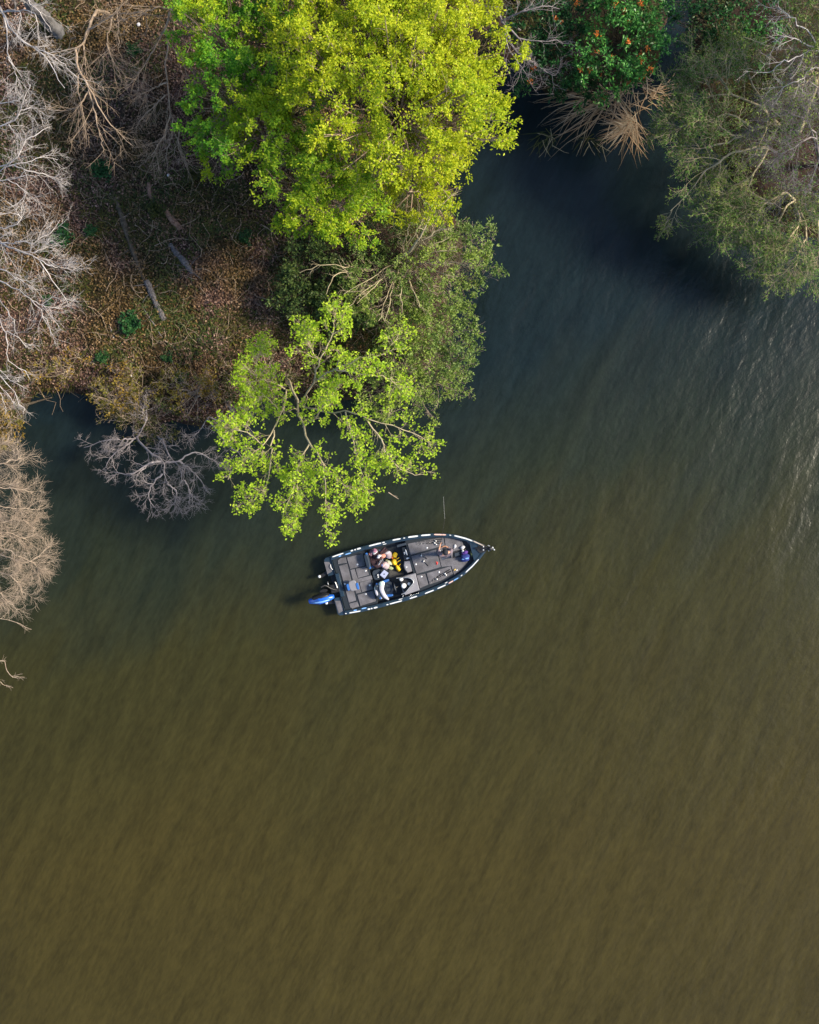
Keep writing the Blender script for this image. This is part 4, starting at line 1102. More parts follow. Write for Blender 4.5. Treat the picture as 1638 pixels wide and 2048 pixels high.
# hull shell: outer side, rounded gunwale cap, inner coaming
us = np.concatenate([np.linspace(.28, 5.0, 22), np.linspace(5.1, 6.0, 10)])
Vh, Fh = [], []
def station(u):
    w_ = float(hw(u)); g = float(gz(u)); k = min(1., (6.02 - u) / 1.6)
    gw = min(.15, w_ * .8)
    return [(0, -.30 * k ** .5 + .15 * (1 - k)), (w_ * .80 * k, -.14 + .3 * (1 - k)), (w_ * .93, .12 + .15 * (1 - k)), (w_ * .985, g - .09), (w_, g - .02), (w_ - .02, g), (w_ - gw, g + .005), (w_ - gw - .008, g - .02), (w_ - gw - .012, .06)]
st = [station(u) for u in us]
K = len(st[0])
for side in (1, -1):
    o0 = len(Vh)
    for u, s_ in zip(us, st):
        for (v, z) in s_: Vh.append((u, side * v, z))
    for i in range(len(us) - 1):
        for j in range(K - 1):
            a = o0 + i * K + j
            f = (a, a + 1, a + K + 1, a + K)
            Fh.append(f if side < 0 else f[::-1])
n0 = len(Vh)   # transom face
tp_ = [(us[0], v, z) for v, z in st[0][:7]] + [(us[0], -v, z) for v, z in st[0][:7][::-1]]
Vh += tp_; Fh.append(tuple(range(n0, n0 + len(tp_))))
me = bpy.data.meshes.new('hull'); me.from_pydata(Vh, [], Fh); me.materials.append(BM['hull'])
for p in me.polygons: p.use_smooth = len(p.vertices) == 4
me.validate(); hull = link('hull', me, boat)
# bow cap closing the nose
poly_prism('bow_cap', [(5.40, hw(5.40) - .16), (5.75, .12), (5.98, .02), (5.98, -.02), (5.75, -.12), (5.40, -hw(5.40) + .16)], .40, .60, BM['hull'], boat)
poly_prism('rub_rail', [(5.86, .2), (6.03, .02), (6.03, -.02), (5.86, -.2)], .44, .52, BM['gasket'], boat)
# stern sponsons and motor well
for s in (1, -1):
    poly_prism('sponson', [(0.0, s * .42), (.0, s * 1.04), (.06, s * 1.10), (.285, s * 1.13), (.285, s * .42)], -.15, .46, BM['hull'], boat, .03)
poly_prism('motor_well', [(.06, .42), (.285, .42), (.285, -.42), (.06, -.42)], -.15, .20, BM['black'], boat)
poly_prism('splash_wall', [(.27, .44), (.42, .44), (.42, -.44), (.27, -.44)], .0, .50, BM['hull'], boat, .02)

# decks
DZ = .40
inner = lambda u: hw(u) - .155
def deck_outline(u0, u1, n=14, shrink=0.):
    a = np.linspace(u0, u1, n)
    return [(u, inner(u) - shrink) for u in a] + [(u, -inner(u) + shrink) for u in a[::-1]]
stern_deck = poly_prism('stern_deck', deck_outline(.30, 1.55), .05, DZ, BM['liner'], boat)
bow_deck = poly_prism('bow_deck', deck_outline(3.10, 5.52, 20), .05, DZ, BM['liner'], boat)
poly_prism('cockpit_floor', deck_outline(1.5, 3.15), -.02, .06, BM['liner'], boat)
poly_prism('floor_mat', [Z4(*q) for q in [(720, 790), (1090, 720), (1120, 1000), (960, 1120), (830, 1100), (730, 1030)]], .06, .075, BM['floor'], boat)
latch_me = None
def hatch(name, pts, conv, mat='carpet', h=.028, latch=None, parent=None):
    uv = [conv(*q) for q in pts]
    c = np.mean(uv, axis=0)
    o = poly_prism(name, uv, DZ - .004, DZ + h, BM[mat], parent or boat, .012, (c[0], c[1], 0))
    if latch:
        l = conv(*latch)
        lathe('latch', [(.034, 0), (.038, .006), (.030, .012), (.012, .013)], BM['latch'], o, (l[0] - c[0], l[1] - c[1], DZ + h), 12)
    return o
hatch('corner_panel', [(615, 400), (610, 340), (650, 305), (742, 285), (762, 378)], Z2)
hatch('hatch', [(757, 290), (1025, 225), (1070, 420), (815, 480)], Z2, latch=(935, 405))
hatch('deck_panel', [(632, 430), (768, 392), (915, 1000), (795, 1035)], Z2, latch=(728, 725))
hatch('centre_panel', [(818, 495), (888, 478), (940, 640), (1165, 585), (1185, 650), (955, 700), (1000, 868), (910, 885)], Z2, h=.02)
hatch('hatch', [(905, 475), (1085, 430), (1125, 578), (945, 630)], Z2, latch=(1070, 510))
hatch('hatch', [(968, 702), (1152, 658), (1192, 812), (1008, 862)], Z2, latch=(1138, 745))
hatch('hatch', [(932, 905), (1200, 835), (1240, 1010), (985, 1088)], Z2, latch=(1072, 893))
hatch('corner_panel', [(800, 1050), (932, 1015), (962, 1095), (850, 1135), (815, 1110)], Z2)
for q in ([(388, 362), (470, 362), (520, 450), (512, 525), (442, 562)], [(567, 1002), (650, 1000), (705, 1108), (698, 1168), (627, 1213)]):
    hatch('stern_pad', q, Z2, h=.075)
a_, b_, c_ = Z2(495, 408), Z2(505, 455), Z2(528, 485)
tube_part('grab_handle', [(*a_, .47), (*a_, .51), (*b_, .53), (*c_, .51), (*c_, .47)], .013, BM['white'], boat)
hatch('hatch', [(195, 372), (545, 305), (758, 268), (775, 398), (240, 545)], Z3, latch=(500, 437))
hatch('hatch', [(252, 570), (648, 462), (718, 738), (336, 848)], Z3, latch=(325, 695))
hatch('hatch', [(492, 835), (866, 724), (905, 845), (720, 950), (540, 1012)], Z3, latch=(688, 818))
hatch('hatch', [(338, 868), (470, 840), (522, 1012), (388, 1072)], Z3, latch=(412, 888))
hatch('deck_panel', [(772, 265), (900, 270), (1045, 295), (1095, 480), (1140, 660), (1050, 770), (925, 868), (880, 718), (728, 738), (658, 458), (788, 405)], Z3, h=.022)
poly_prism('pedal_tray', [Z3(*q) for q in [(905, 495), (1035, 462), (1032, 580), (902, 603)]], DZ, DZ + .03, BM['black'], boat)
poly_prism('bow_tray', [Z3(*q) for q in [(1062, 292), (1180, 330), (1330, 420), (1310, 470), (1230, 590), (1150, 665), (1100, 470)]], DZ - .01, DZ + .012, BM['black'], boat)
poly_prism('bow_trim_panel', [Z3(*q) for q in [(1110, 305), (1190, 330), (1150, 380)]], DZ, DZ + .05, BM['grey'], boat)
# side rod lockers beside the decks
poly_prism('side_tray', [Z4(*q) for q in [(925, 130), (1150, 70), (1165, 130), (930, 195)]], .30, .42, BM['navy'], boat)
poly_prism('step_box', [Z4(*q) for q in [(1050, 200), (1180, 170), (1280, 480), (1110, 520)]], .06, .34, BM['liner'], boat)
o = poly_prism('step_pad', [Z4(*q) for q in [(1110, 550), (1285, 520), (1325, 795), (1195, 838), (1130, 760), (1098, 670)]], .06, .38, BM['grey'], boat, .03)
BMc = poly_prism('label_plate', [Z4(*q) for q in [(1160, 460), (1260, 435), (1272, 470), (1172, 498)]], .34, .352, BM['white'], boat, .004)
c4 = Z4(1165, 690); lathe('latch', [(.034, 0), (.038, .006), (.030, .012)], BM['latch'], boat, (c4[0], c4[1], .38), 12)

# gunwale lettering: worn sponsor strips whose letters cannot be read
def decal(side, u0, u1, mat, wd=.045, name='decal', off=.045):
    n = max(3, int((u1 - u0) / .06) + 2)
    u = np.linspace(u0, u1, n); w_ = hw(u); z = gz(u) + .004
    tz = np.interp(np.linspace(0, 1, n), [0, .08, .92, 1], [.6, 1, 1, .6])
    Vd = []; 
    for i in range(n):
        k = wd * .5 * tz[i]
        for vv, zz in ((w_[i] - off + k, z[i] - .001), (w_[i] - off - k, z[i]), (w_[i] - off - k, z[i] + .005), (w_[i] - off + k, z[i] + .004)):
            Vd.append((u[i], side * vv, zz))
    F = [(i * 4 + j, i * 4 + (j + 1) % 4, (i + 1) * 4 + (j + 1) % 4, (i + 1) * 4 + j) for i in range(n - 1) for j in range(4)] + [(0, 1, 2, 3), tuple((n - 1) * 4 + j for j in (3, 2, 1, 0))]
    me = bpy.data.meshes.new(name); me.from_pydata(Vd, [], F); me.materials.append(BM[mat])
    link(name, me, hull)
def dseg(side, a, b, mat='white', wd=.05, off=.05):
    wd *= .8; decal(side, min(Z1(*a)[0], Z1(*b)[0]), max(Z1(*a)[0], Z1(*b)[0]), mat, wd, off=off)
for a, b, m_, wd in [((255, 288), (345, 265), 'white', .05), ((404, 248), (424, 243), 'white', .07), ((434, 241), (446, 238), 'white', .06), ((455, 236), (486, 228), 'white', .07),
                  ((550, 207), (648, 185), 'white', .06), ((656, 184), (678, 178), 'white', .05), ((738, 158), (803, 145), 'white', .06), ((826, 146), (840, 143), 'white', .05),
                  ((862, 130), (940, 115), 'white', .07), ((965, 112), (1040, 105), 'white', .065), ((1068, 102), (1162, 100), 'pink', .06), ((1190, 106), (1205, 108), 'white', .04),
                  ((1230, 112), (1375, 155), 'white', .07), ((1382, 158), (1490, 197), 'sand', .06)]:
    dseg(1, a, b, m_, wd)
for a, b, m_, wd in [((395, 755), (485, 738), 'white', .05), ((362, 762), (375, 758), 'white', .04), ((540, 715), (560, 710), 'white', .07), ((565, 709), (578, 706), 'white', .06), ((588, 704), (618, 696), 'white', .065),
                  ((690, 678), (706, 674), 'white', .05), ((716, 672), (815, 648), 'white', .05), ((875, 622), (935, 608), 'white', .05),
                  ((998, 585), (1070, 562), 'white', .05), ((1098, 548), (1165, 520), 'white', .05), ((1188, 505), (1225, 486), 'pink', .05), ((1228, 484), (1265, 462), 'sky', .045), ((1283, 440), (1296, 432), 'white', .04),
                  ((1322, 410), (1425, 305), 'white', .055)]:
    dseg(-1, a, b, m_, wd)
dseg(1, (362, 278), (405, 258), 'sky', .05, .12); dseg(-1, (492, 712), (535, 720), 'sky', .05, .12)
dseg(1, (308, 292), (328, 287), 'sky', .05, .11); dseg(-1, (430, 735), (456, 727), 'sky', .05, .11)
dseg(1, (662, 196), (690, 188), 'white', .03, .12); dseg(-1, (788, 636), (818, 628), 'white', .03, .12); dseg(-1, (1158, 503), (1178, 495), 'white', .035, .12)

# seats
def cushion(name, c, sx, sy, sz, mat, parent, rz=0., rx=0., pinch=.82):
    """a stuffed cushion: rounded box"""
    k = 20; rings = []
    for t, s in ((0, .80), (.2, .97), (.6, 1.0), (.9, .93), (1., pinch)):
        ring = []
        for j in range(k):
            a = 2 * PI * j / k; ca, sa = math.cos(a), math.sin(a)
            q = (abs(ca) ** 4 + abs(sa) ** 4) ** -.25
            ring.append((ca * q * sx / 2 * s, sa * q * sy / 2 * s, t * sz))
        rings.append(ring)
    o = loft(name, rings, BM[mat], parent); o.location = c; o.rotation_euler = (0, rx, rz)
    return o
def seat(cx, cy):
    pd = cushion('seat_base', (cx - .02, cy, .06), .34, .42, .16, 'black', boat)
    s0 = cushion('seat_cushion', (cx + .06, cy, .22), .50, .54, .13, 'navy', boat)
    bk = cushion('seat_back', (cx - .22, cy, .30), .14, .58, .42, 'navy', boat, rx=-.18)
    for s in (1, -1):
        cushion('side_bolster', (cx + .02, cy + s * .27, .30), .42, .10, .10, 'royal', boat, rz=s * .12)
        cushion('back_trim', (cx - .27, cy + s * .22, .60), .08, .19, .08, 'royal', boat, rz=-s * .45)
    return bk
p1 = Z4(360, 520); seat(p1[0] + .03, p1[1] + .05)
p2 = Z4(600, 1250); seat(p2[0] + .05, p2[1])
cb_ = Z4(420, 890)
cushion('centre_box', (cb_[0], cb_[1], .06), .36, .42, .20, 'navy', boat)
for q, r_ in (((450, 895), .035), ((455, 945), .026)):
    l = Z4(*q); lathe('cup', [(r_ * .8, 0), (r_, .08), (r_ * .9, .085)], BM['white'], boat, (l[0], l[1], .25), 14)

# helm: console, screen, gauges, wheel
poly_prism('console', [Z4(*q) for q in [(985, 960), (1230, 880), (1395, 835), (1500, 1265), (1130, 1395), (1085, 1320)]], .05, .56, BM['grey'], boat, .03)
hd = Z4(1150, 1090)
poly_prism('dash', [Z4(*q) for q in [(1000, 980), (1260, 985), (1370, 1050), (1180, 1270), (1100, 1300)]], .56, .66, BM['black'], boat, .03)
for q, r_, zz in (((1040, 985), .075, .70), ((1105, 1150), .10, .70), ((1235, 1100), .062, .66)):
    l = Z4(*q)
    lathe('gauge_cover', [(r_ * .9, 0), (r_, .02), (r_ * .92, .05), (r_ * .5, .062)], BM['white'], boat, (l[0], l[1], zz - .045), 18)
wp = [Z4(*q) for q in [(965, 940), (1130, 925), (1290, 930), (1400, 1030), (1310, 1160), (1190, 1300), (1095, 1345)]]
scr = [[(p[0], p[1], .60), (p[0] + .0, p[1], .615), (p[0] - .06, p[1], .80), (p[0] - .055, p[1], .80)] for p in wp]
glass, gt, gb_ = nodes('tinted acrylic'); gb_.inputs['Base Color'].default_value = (.25, .30, .33, 1); gb_.inputs['Transmission Weight'].default_value = .85; gb_.inputs['Roughness'].default_value = .05
ws = loft('windscreen', [[(p[0], p[1], .58), (p[0] - .01, p[1], .58), (p[0] - .08, p[1], .80), (p[0] - .07, p[1], .80)] for p in wp], glass, boat, False)
tube_part('screen_rim', [(p[0] - .075, p[1], .81) for p in wp], .016, BM['metal'], ws, 24, 6)
for q in (((1090, 1395), (1075, 1440)), ((1265, 1380), (1280, 1410))):
    l0, l1 = Z4(*q[0]), Z4(*q[1]); tube_part('cleat', [(*l0, .55), (*((l0 + l1) / 2), .60), (*l1, .56)], .013, BM['latch'], boat)
sw = Z4(880, 1200)
ring = [(sw[0] + .03 * math.sin(a), sw[1] + .17 * math.cos(a), .60 + .15 * math.sin(a)) for a in np.linspace(0, 2 * PI, 20)]
wh = tube_part('steering_wheel', ring, .015, BM['black'], boat, 40, 6)
for a in (.5, 2.6, 4.7):
    tube_part('spoke', [(sw[0], sw[1], .60), (sw[0] + .03 * math.sin(a), sw[1] + .17 * math.cos(a), .60 + .15 * math.sin(a))], .012, BM['metal'], wh, 4, 6)
tube_part('steering_column', [(sw[0], sw[1], .60), (sw[0] + .22, sw[1], .50)], .03, BM['black'], boat, 4, 8)

# folded fishing chair on the stern deck
fc = Z2(868, 745)
lathe('chair_post', [(.05, 0), (.05, .1), (.04, .1), (.04, .22)], BM['metal'], boat, (fc[0], fc[1], DZ), 12)
ch = cushion('folding_chair', (fc[0], fc[1], DZ + .20), .30, .40, .10, 'grey', boat)
for q in ((790, 770), (945, 752)):
    l = Z2(*q); cushion('chair_trim', (l[0] - fc[0], l[1] - fc[1] , .02), .09, .26, .10, 'royal', ch)

# outboard motor: parts of the boat
mo = Z2(335, 850)
mo0 = Z2(545, 805); mo1 = Z2(128, 900)
Lm = float(np.linalg.norm(mo0 - mo1)); ma = math.atan2(mo0[1] - mo1[1], mo0[0] - mo1[0])
mroot = loft('outboard_cowling', [[(t, s * wdt * math.copysign(abs(math.cos(a)) ** .6, math.cos(a)), zc_ + hh * math.copysign(abs(math.sin(a)) ** .7, math.sin(a)))
        for a in np.linspace(0, 2 * PI, 20, endpoint=False) for s in (1,)]
        for t, wdt, hh, zc_ in ((-Lm / 2, .05, .06, .78), (-Lm / 2 + .03, .085, .10, .80), (-.10, .145, .20, .86), (-.08, .15, .21, .865), (.18, .135, .19, .87), (Lm / 2 - .05, .07, .12, .85), (Lm / 2, .045, .07, .84))], BM['blue'], boat)
mroot.location = (mo[0], mo[1] - .02, 0); mroot.rotation_euler = (.28, 0, ma)
loft('cowling_panel', [[(t, .12 + wdt * math.cos(a), .86 + hh * math.sin(a)) for a in np.linspace(0, 2 * PI, 14, endpoint=False)]
     for t, wdt, hh in ((-.34, .02, .06), (-.28, .075, .14), (0, .10, .19), (.22, .09, .17), (.32, .03, .08))], BM['black'], mroot)
loft('cowling_crease', [[(t, -.02 + wdt * math.cos(a), zt + .012 * math.sin(a)) for a in np.linspace(0, 2 * PI, 8, endpoint=False)]
     for t, wdt, zt in ((-.42, .01, .92), (-.2, .03, 1.055), (.05, .035, 1.105), (.3, .02, 1.06))], BM['sky'], mroot)
lu = mo
loft('midsection', [[(lu[0] + .12 + .14 * math.cos(a), lu[1] + .07 * math.sin(a), z_) for a in np.linspace(0, 2 * PI, 14, endpoint=False)] for z_ in (-.5, .2, .68)], BM['black'], boat)
br_ = Z2(590, 790)
poly_prism('motor_bracket', [(br_[0] - .22, br_[1] + .16), (br_[0] + .1, br_[1] + .16), (br_[0] + .1, br_[1] - .16), (br_[0] - .22, br_[1] - .16)], .0, .52, BM['black'], boat, .03)
a_, b_ = Z2(575, 690), Z2(610, 785); tube_part('steering_ram', [(*a_, .56), (*b_, .56)], .022, BM['metal'], boat, 4)
a_, b_ = Z2(450, 690), Z2(465, 745); tube_part('fuel_hose', [(*a_, .50), (*((a_ + b_) / 2), .58), (*b_, .50)], .018, BM['metal'], boat, 6)
tube_part('cable_loom', [(*Z2(350, 770), .78), (*Z2(420, 740), .74), (*Z2(520, 800), .62), (*Z2(620, 830), .45)], .03, BM['black'], boat, 8)
# shallow-water anchors, one each side of the motor
for q, s in (((310, 605), 1), ((425, 1040), -1)):
    l = Z2(*q); base = (.0, s * .58)
    an = poly_prism('anchor_arm', [(l[0] - .06, l[1] - .06), (l[0] + .08, l[1] - .07), (.05, base[1] - .07), (.05, base[1] + .07), (l[0] + .08, l[1] + .07), (l[0] - .06, l[1] + .06)], .22, .36, BM['black'], boat, .02)
    lathe('anchor_cap', [(.05, 0), (.055, .03), (.03, .05)], BM['white'], an, (l[0], l[1], .36), 12)
# bow trolling motor
tube_part('trolling_motor_shaft', [(*Z3(1250, 440), .66), (*Z3(1400, 440), .70), (*Z3(1500, 455), .70)], .035, BM['black'], boat, 6)
tm = lathe('trolling_motor_head', [(.03, 0), (.08, .03), (.09, .10), (.06, .16), (.02, .17)], BM['black'], boat, (*Z3(1480, 445), .62), 14)
for q in ((1375, 415), (1375, 465), (1520, 425), (1545, 462), (1460, 475)):
    l = Z3(*q); lathe('trolling_motor_bolt', [(.022, 0), (.028, .02), (.015, .03)], BM['latch'], boat, (l[0], l[1], .70 if q[0] < 1400 else .68), 10)
poly_prism('trolling_motor_mount', [Z3(*q) for q in [(1300, 400), (1420, 400), (1450, 445), (1420, 490), (1320, 520), (1270, 470)]], .56, .64, BM['black'], boat, .02)
poly_prism('propeller', [Z3(*q) for q in [(1440, 395), (1460, 390), (1555, 455), (1548, 470)]], .60, .63, BM['metal'], boat, .004)
tube_part('foot_pedal_cable', [(*Z3(1030, 500), .46), (*Z3(1120, 440), .47), (*Z3(1230, 430), .55)], .015, BM['black'], boat)
fp = poly_prism('foot_pedal', [Z3(*q) for q in [(930, 520), (1010, 500), (1012, 555), (932, 575)]], DZ + .03, DZ + .07, BM['navy'], boat)

# ================================================================== things in the boat
def at(uv, z): return Vector(local_to_world(uv[0], uv[1], z))
def blob_mesh(name, dims, mat, parent, seed, lump=.18, flat=0., loc=(0, 0, 0), rz=0.):
    import bmesh
    bm = bmesh.new(); bmesh.ops.create_icosphere(bm, subdivisions=3, radius=1)
    rr = np.random.default_rng(seed); ph = rr.uniform(0, 6, (6, 3)); fr = rr.uniform(1.5, 4.5, (6, 3))
    for v in bm.verts:
        c = np.array(v.co); s = 1 + lump * sum(math.sin(float((c * fr[i] + ph[i]).sum())) for i in range(6)) / 2.2
        c = c * s; c[2] = max(c[2], -.55)
        v.co = Vector((c[0] * dims[0] / 2, c[1] * dims[1] / 2, (c[2] + .55) * dims[2] / 1.5))
    me = bpy.data.meshes.new(name); bm.to_mesh(me); bm.free(); me.materials.append(mat)
    for p in me.polygons: p.use_smooth = True
    o = link(name, me, parent); o.location = loc; o.rotation_euler = (0, 0, rz)
    return o
C_ = lambda n, c, r=.85, **k: plain(n, c, r, **k)
maroon = C_('maroon cloth', (.028, .010, .016), var=.5, scale=25); palepink = C_('pale pink cloth', (.45, .36, .38), var=.2, scale=15)
whitec = C_('white cloth', (.55, .55, .60), var=.1); cream = C_('cream leather', (.55, .57, .40)); skinp = C_('coral cloth', (.6, .25, .18))
# pile on the passenger seat
pc = Z4(400, 450)
heap = tag(empty('clothing_heap', at(pc, .35), BA), 'heap of dark maroon clothing with white scraps on the passenger seat', 'clothes')
blob_mesh('jacket', (.46, .52, .24), maroon, heap, 1, .35)
blob_mesh('sleeve', (.34, .16, .14), maroon, heap, 2, .3, loc=(.28, .16, .12), rz=.5)
blob_mesh('cap', (.2, .17, .14), skinp, heap, 6, .2, loc=(.27, .0, .16))
blob_mesh('towel', (.16, .11, .10), whitec, heap, 4, .3, loc=(.12, .03, .28), rz=.4)
blob_mesh('scarf', (.16, .12, .10), C_('plum cloth', (.3, .13, .2)), heap, 5, .3, loc=(.03, .27, .26))
blob_mesh('strap', (.26, .07, .08), C_('grey strap', (.3, .3, .33)), heap, 7, .3, loc=(.1, -.2, .24), rz=.8)
hr = np.random.default_rng(77)
for k in range(9):
    cm_ = (maroon, C_('dusky mauve cloth', (.16, .09, .13)), C_('charcoal cloth', (.03, .028, .035)), skinp, whitec)[[0, 2, 1, 0, 3, 2, 0, 4, 1][k]]
    blob_mesh('garment', tuple(hr.uniform([.10, .06, .05], [.26, .13, .12])), cm_, heap, 60 + k, .45, loc=tuple(hr.uniform([-.2, -.24, .10], [.24, .26, .2])), rz=hr.uniform(0, 3))
def bag_thing(name, label, cat, q, conv, dims, mat, z, rz, seed, parts=()):
    p = conv(*q)
    r_ = tag(empty(name, at(p, z), BA + rz), label, cat)
    blob_mesh('body', dims, mat, r_, seed, .10)
    for nm, d, m_, loc in parts: blob_mesh(nm, d, m_, r_, seed + 50, .1, loc=loc)
    return r_
bag_thing('cloth_bundle', 'white and blue cloth bundle lying against the gunwale beside the maroon heap', 'cloth', (540, 315), Z4, (.30, .15, .12), whitec, .40, -.6, 11, [('fold', (.14, .10, .08), BM['sky'], (-.1, .02, .05))])
bag_thing('cloth_bag', 'pale pink square bag between maroon heap and yellow vest', 'bag', (712, 375), Z4, (.27, .30, .2), palepink, .30, .2, 12, [('flap', (.22, .1, .06), whitec, (0, .08, .15))])
bag_thing('cloth_bag', 'pinkish cloth bag lying by the blue-grey lid', 'bag', (635, 655), Z4, (.28, .32, .18), palepink, .20, .7, 13, [('flap', (.2, .12, .06), C_('rose cloth', (.6, .42, .42)), (0, .06, .13))])
bag_thing('shoe', 'cream and lime shoe next to the yellow life vest', 'shoe', (722, 580), Z4, (.30, .13, .12), cream, .12, -.75, 14, [('sole', (.32, .14, .05), C_('lime rubber', (.45, .5, .12)), (0, 0, -.02))])
bag_thing('shoe', 'greenish shoe on the cockpit mat below the cream one', 'shoe', (760, 725), Z4, (.24, .12, .11), C_('sage leather', (.30, .36, .20)), .08, -.5, 15, [('sole', (.25, .13, .05), cream, (0, 0, -.02))])
# yellow vest: two front panels, collar, straps
yv = C_('yellow nylon', (.80, .52, .01), .6, var=.15)
pv = Z4(900, 570)
vest = tag(empty('life_vest', at(pv, .10), BA), 'yellow life vest with straps on the cockpit floor', 'life vest')
blob_mesh('panel', (.20, .26, .16), yv, vest, 21, .15, loc=(-.06, .02, 0))
blob_mesh('panel', (.18, .26, .15), yv, vest, 22, .15, loc=(.03, -.25, 0), rz=.3)
blob_mesh('collar', (.22, .20, .17), yv, vest, 23, .15, loc=(.02, .27, .02))
blob_mesh('lining', (.09, .10, .08), C_('orange lining', (.7, .15, .02)), vest, 24, .1, loc=(-.09, .20, .10))
for k, (a, b) in enumerate([((.02, .10), (.16, .13)), ((.03, -.02), (.18, .03)), ((.08, -.16), (.17, -.10)), ((.02, .16), (.10, .30))]):
    tube_part('strap', [(*a, .12), ((a[0] + b[0]) / 2, (a[1] + b[1]) / 2, .15), (*b, .08)], .014, yv, vest, 6, 6)
# blue-grey square lid
pl_ = [Z4(*q) for q in [(600, 758), (715, 842), (612, 990), (490, 890)]]
c_ = np.mean(pl_, axis=0)
lid = tag(empty('box', at(c_, .26), BA), 'pale blue-grey square box between the two seats', 'box')
bx_ = poly_prism('tub', [(q - c_) * .96 for q in pl_], 0, .10, C_('blue plastic tub', (.16, .2, .3), .5), lid, .01)
poly_prism('lid', [q - c_ for q in pl_], .10, .13, C_('blue grey plastic', (.36, .40, .58), .45, var=.06), lid, .015)
poly_prism('lid_badge', [(-.03, -.02), (.03, -.02), (.03, .02), (-.03, .02)], .13, .134, BM['navy'], lid, .003)
# jacket over the driver seat
jk = tag(empty('draped_jacket', at(Z4(540, 1240), .60), BA), 'pale grey jacket draped over the driver seat', 'jacket')
jc = Z4(540, 1240)
jm = C_('pale grey cloth', (.44, .43, .48), var=.12, scale=12); jg = C_('pale mint cloth', (.58, .68, .62), var=.08)
def drape(name, ctrl, wds, mat, thick=.05):
    p = curve([(*(Z4(*q[:2]) - jc), q[2]) for q in ctrl], 14)
    wd = np.interp(np.linspace(0, 1, 14), np.linspace(0, 1, len(wds)), wds)
    rings = []
    t = norm(np.gradient(p, axis=0)); s = norm(np.cross(t, [0, 0, 1.])); u_ = np.cross(s, t)
    for i in range(14):
        rings.append([tuple(p[i] + s[i] * math.cos(a) * wd[i] + u_[i] * math.sin(a) * thick) for a in np.linspace(0, 2 * PI, 12, endpoint=False)])
    return loft(name, rings, mat, jk)
drape('hood', [(520, 1130, .10), (560, 1090, .14), (590, 1050, .12)], [.09, .11, .06], jg, .07)
drape('back_panel', [(550, 1140, .12), (545, 1240, .14), (600, 1370, .08), (650, 1440, .0), (710, 1500, -.08)], [.10, .085, .075, .07, .03], jm)
drape('sleeve', [(400, 1240, .06), (420, 1320, .09), (460, 1400, .06), (540, 1470, -.04)], [.05, .06, .05, .03], jm, .04)
drape('hem', [(440, 1150, .08), (395, 1200, .07), (385, 1270, .05)], [.04, .05, .03], jg, .035)
# bow clutter
bag_thing('tackle_bag', 'blue tackle bag at the bow', 'bag', (1098, 590), Z3, (.34, .30, .22), C_('royal blue nylon', (.015, .03, .17)), DZ + .02, -.1, 31, [('pocket', (.22, .14, .14), C_('purple nylon', (.08, .03, .22)), (.02, .19, .05)), ('zip_flap', (.26, .06, .05), BM['sky'], (0, -.03, .18))])
bag_thing('tackle_bag', 'small olive bag in the bow point', 'bag', (1205, 530), Z3, (.16, .24, .16), C_('olive nylon', (.10, .12, .045)), DZ + .02, .1, 32, [('strap', (.05, .22, .05), BM['black'], (.05, 0, .12))])
bag_thing('cup', 'pale cream cup standing before the blue tackle bag', 'cup', (1065, 500), Z3, (.10, .16, .12), cream, DZ + .02, .1, 33, [('rim', (.08, .08, .05), BM['white'], (0, .03, .09))])
bag_thing('cap', 'white and black cap lying on the bow deck near the tackle bag', 'cap', (1058, 432), Z3, (.17, .14, .10), whitec, DZ + .02, .3, 34, [('brim', (.12, .10, .03), BM['black'], (.02, -.09, .0))])
bag_thing('glove', 'small pale glove on the bow deck beside the angler', 'glove', (940, 412), Z3, (.10, .15, .05), whitec, DZ + .02, -.3, 35, [('cuff', (.08, .06, .045), BM['grey'], (-.03, -.09, 0))])
bag_thing('lure', 'red fishing lure on the middle hatch', 'lure', (660, 680), Z3, (.11, .05, .03), C_('red plastic', (.65, .05, .04), .4), DZ + .028, .9, 36, [('tail', (.04, .09, .02), C_('red hackle', (.6, .08, .06)), (.03, .03, 0))])
bag_thing('lure', 'yellow and white lure at the deck edge of the bow', 'lure', (935, 780), Z3, (.10, .06, .04), C_('amber plastic', (.65, .42, .1), .4), DZ + .024, .4, 37, [('tail', (.08, .05, .03), BM['white'], (.05, -.06, 0))])
bag_thing('pliers', 'white handled pliers in the dark tray by the step box', 'pliers', (1165, 320), Z4, (.06, .22, .03), BM['white'], .345, .1, 38, [('jaw', (.05, .1, .03), BM['metal'], (-.08, .0, 0))])

# fishing rods
def rod(label, a, b, conv, seed, z=DZ + .045, col='black'):
    a, b = conv(*a), conv(*b); ang = math.atan2(b[1] - a[1], b[0] - a[0]); L = float(np.linalg.norm(b - a))
    r_ = tag(empty('fishing_rod', at(a, z), BA + ang), label, 'fishing rod', 'fishing rods laid out on the deck')
    tube_part('blank', [(.30, 0, 0), (L * .6, 0, .008), (L, 0, .012)], .009, BM[col], r_, 6, 6, .004)
    tube_part('grip', [(0, 0, 0), (.15, 0, 0), (.30, 0, 0)], .015, BM['black'], r_, 5, 8)
    rl = lathe('reel', [(.022, -.03), (.034, -.02), (.034, .02), (.022, .03)], BM['metal'], r_, (.24, .04, .01), 12, (PI / 2, 0, 0))
    tube_part('reel_crank', [(0, 0, .03), (.03, 0, .045), (.05, 0, .05)], .007, BM['latch'], rl, 4, 5)
    for t in (.45, .65, .82, .96): lathe('guide', [(.010, -.004), (.013, 0), (.010, .004)], BM['latch'], r_, (L * t, 0, .018), 8, (0, PI / 2, 0))
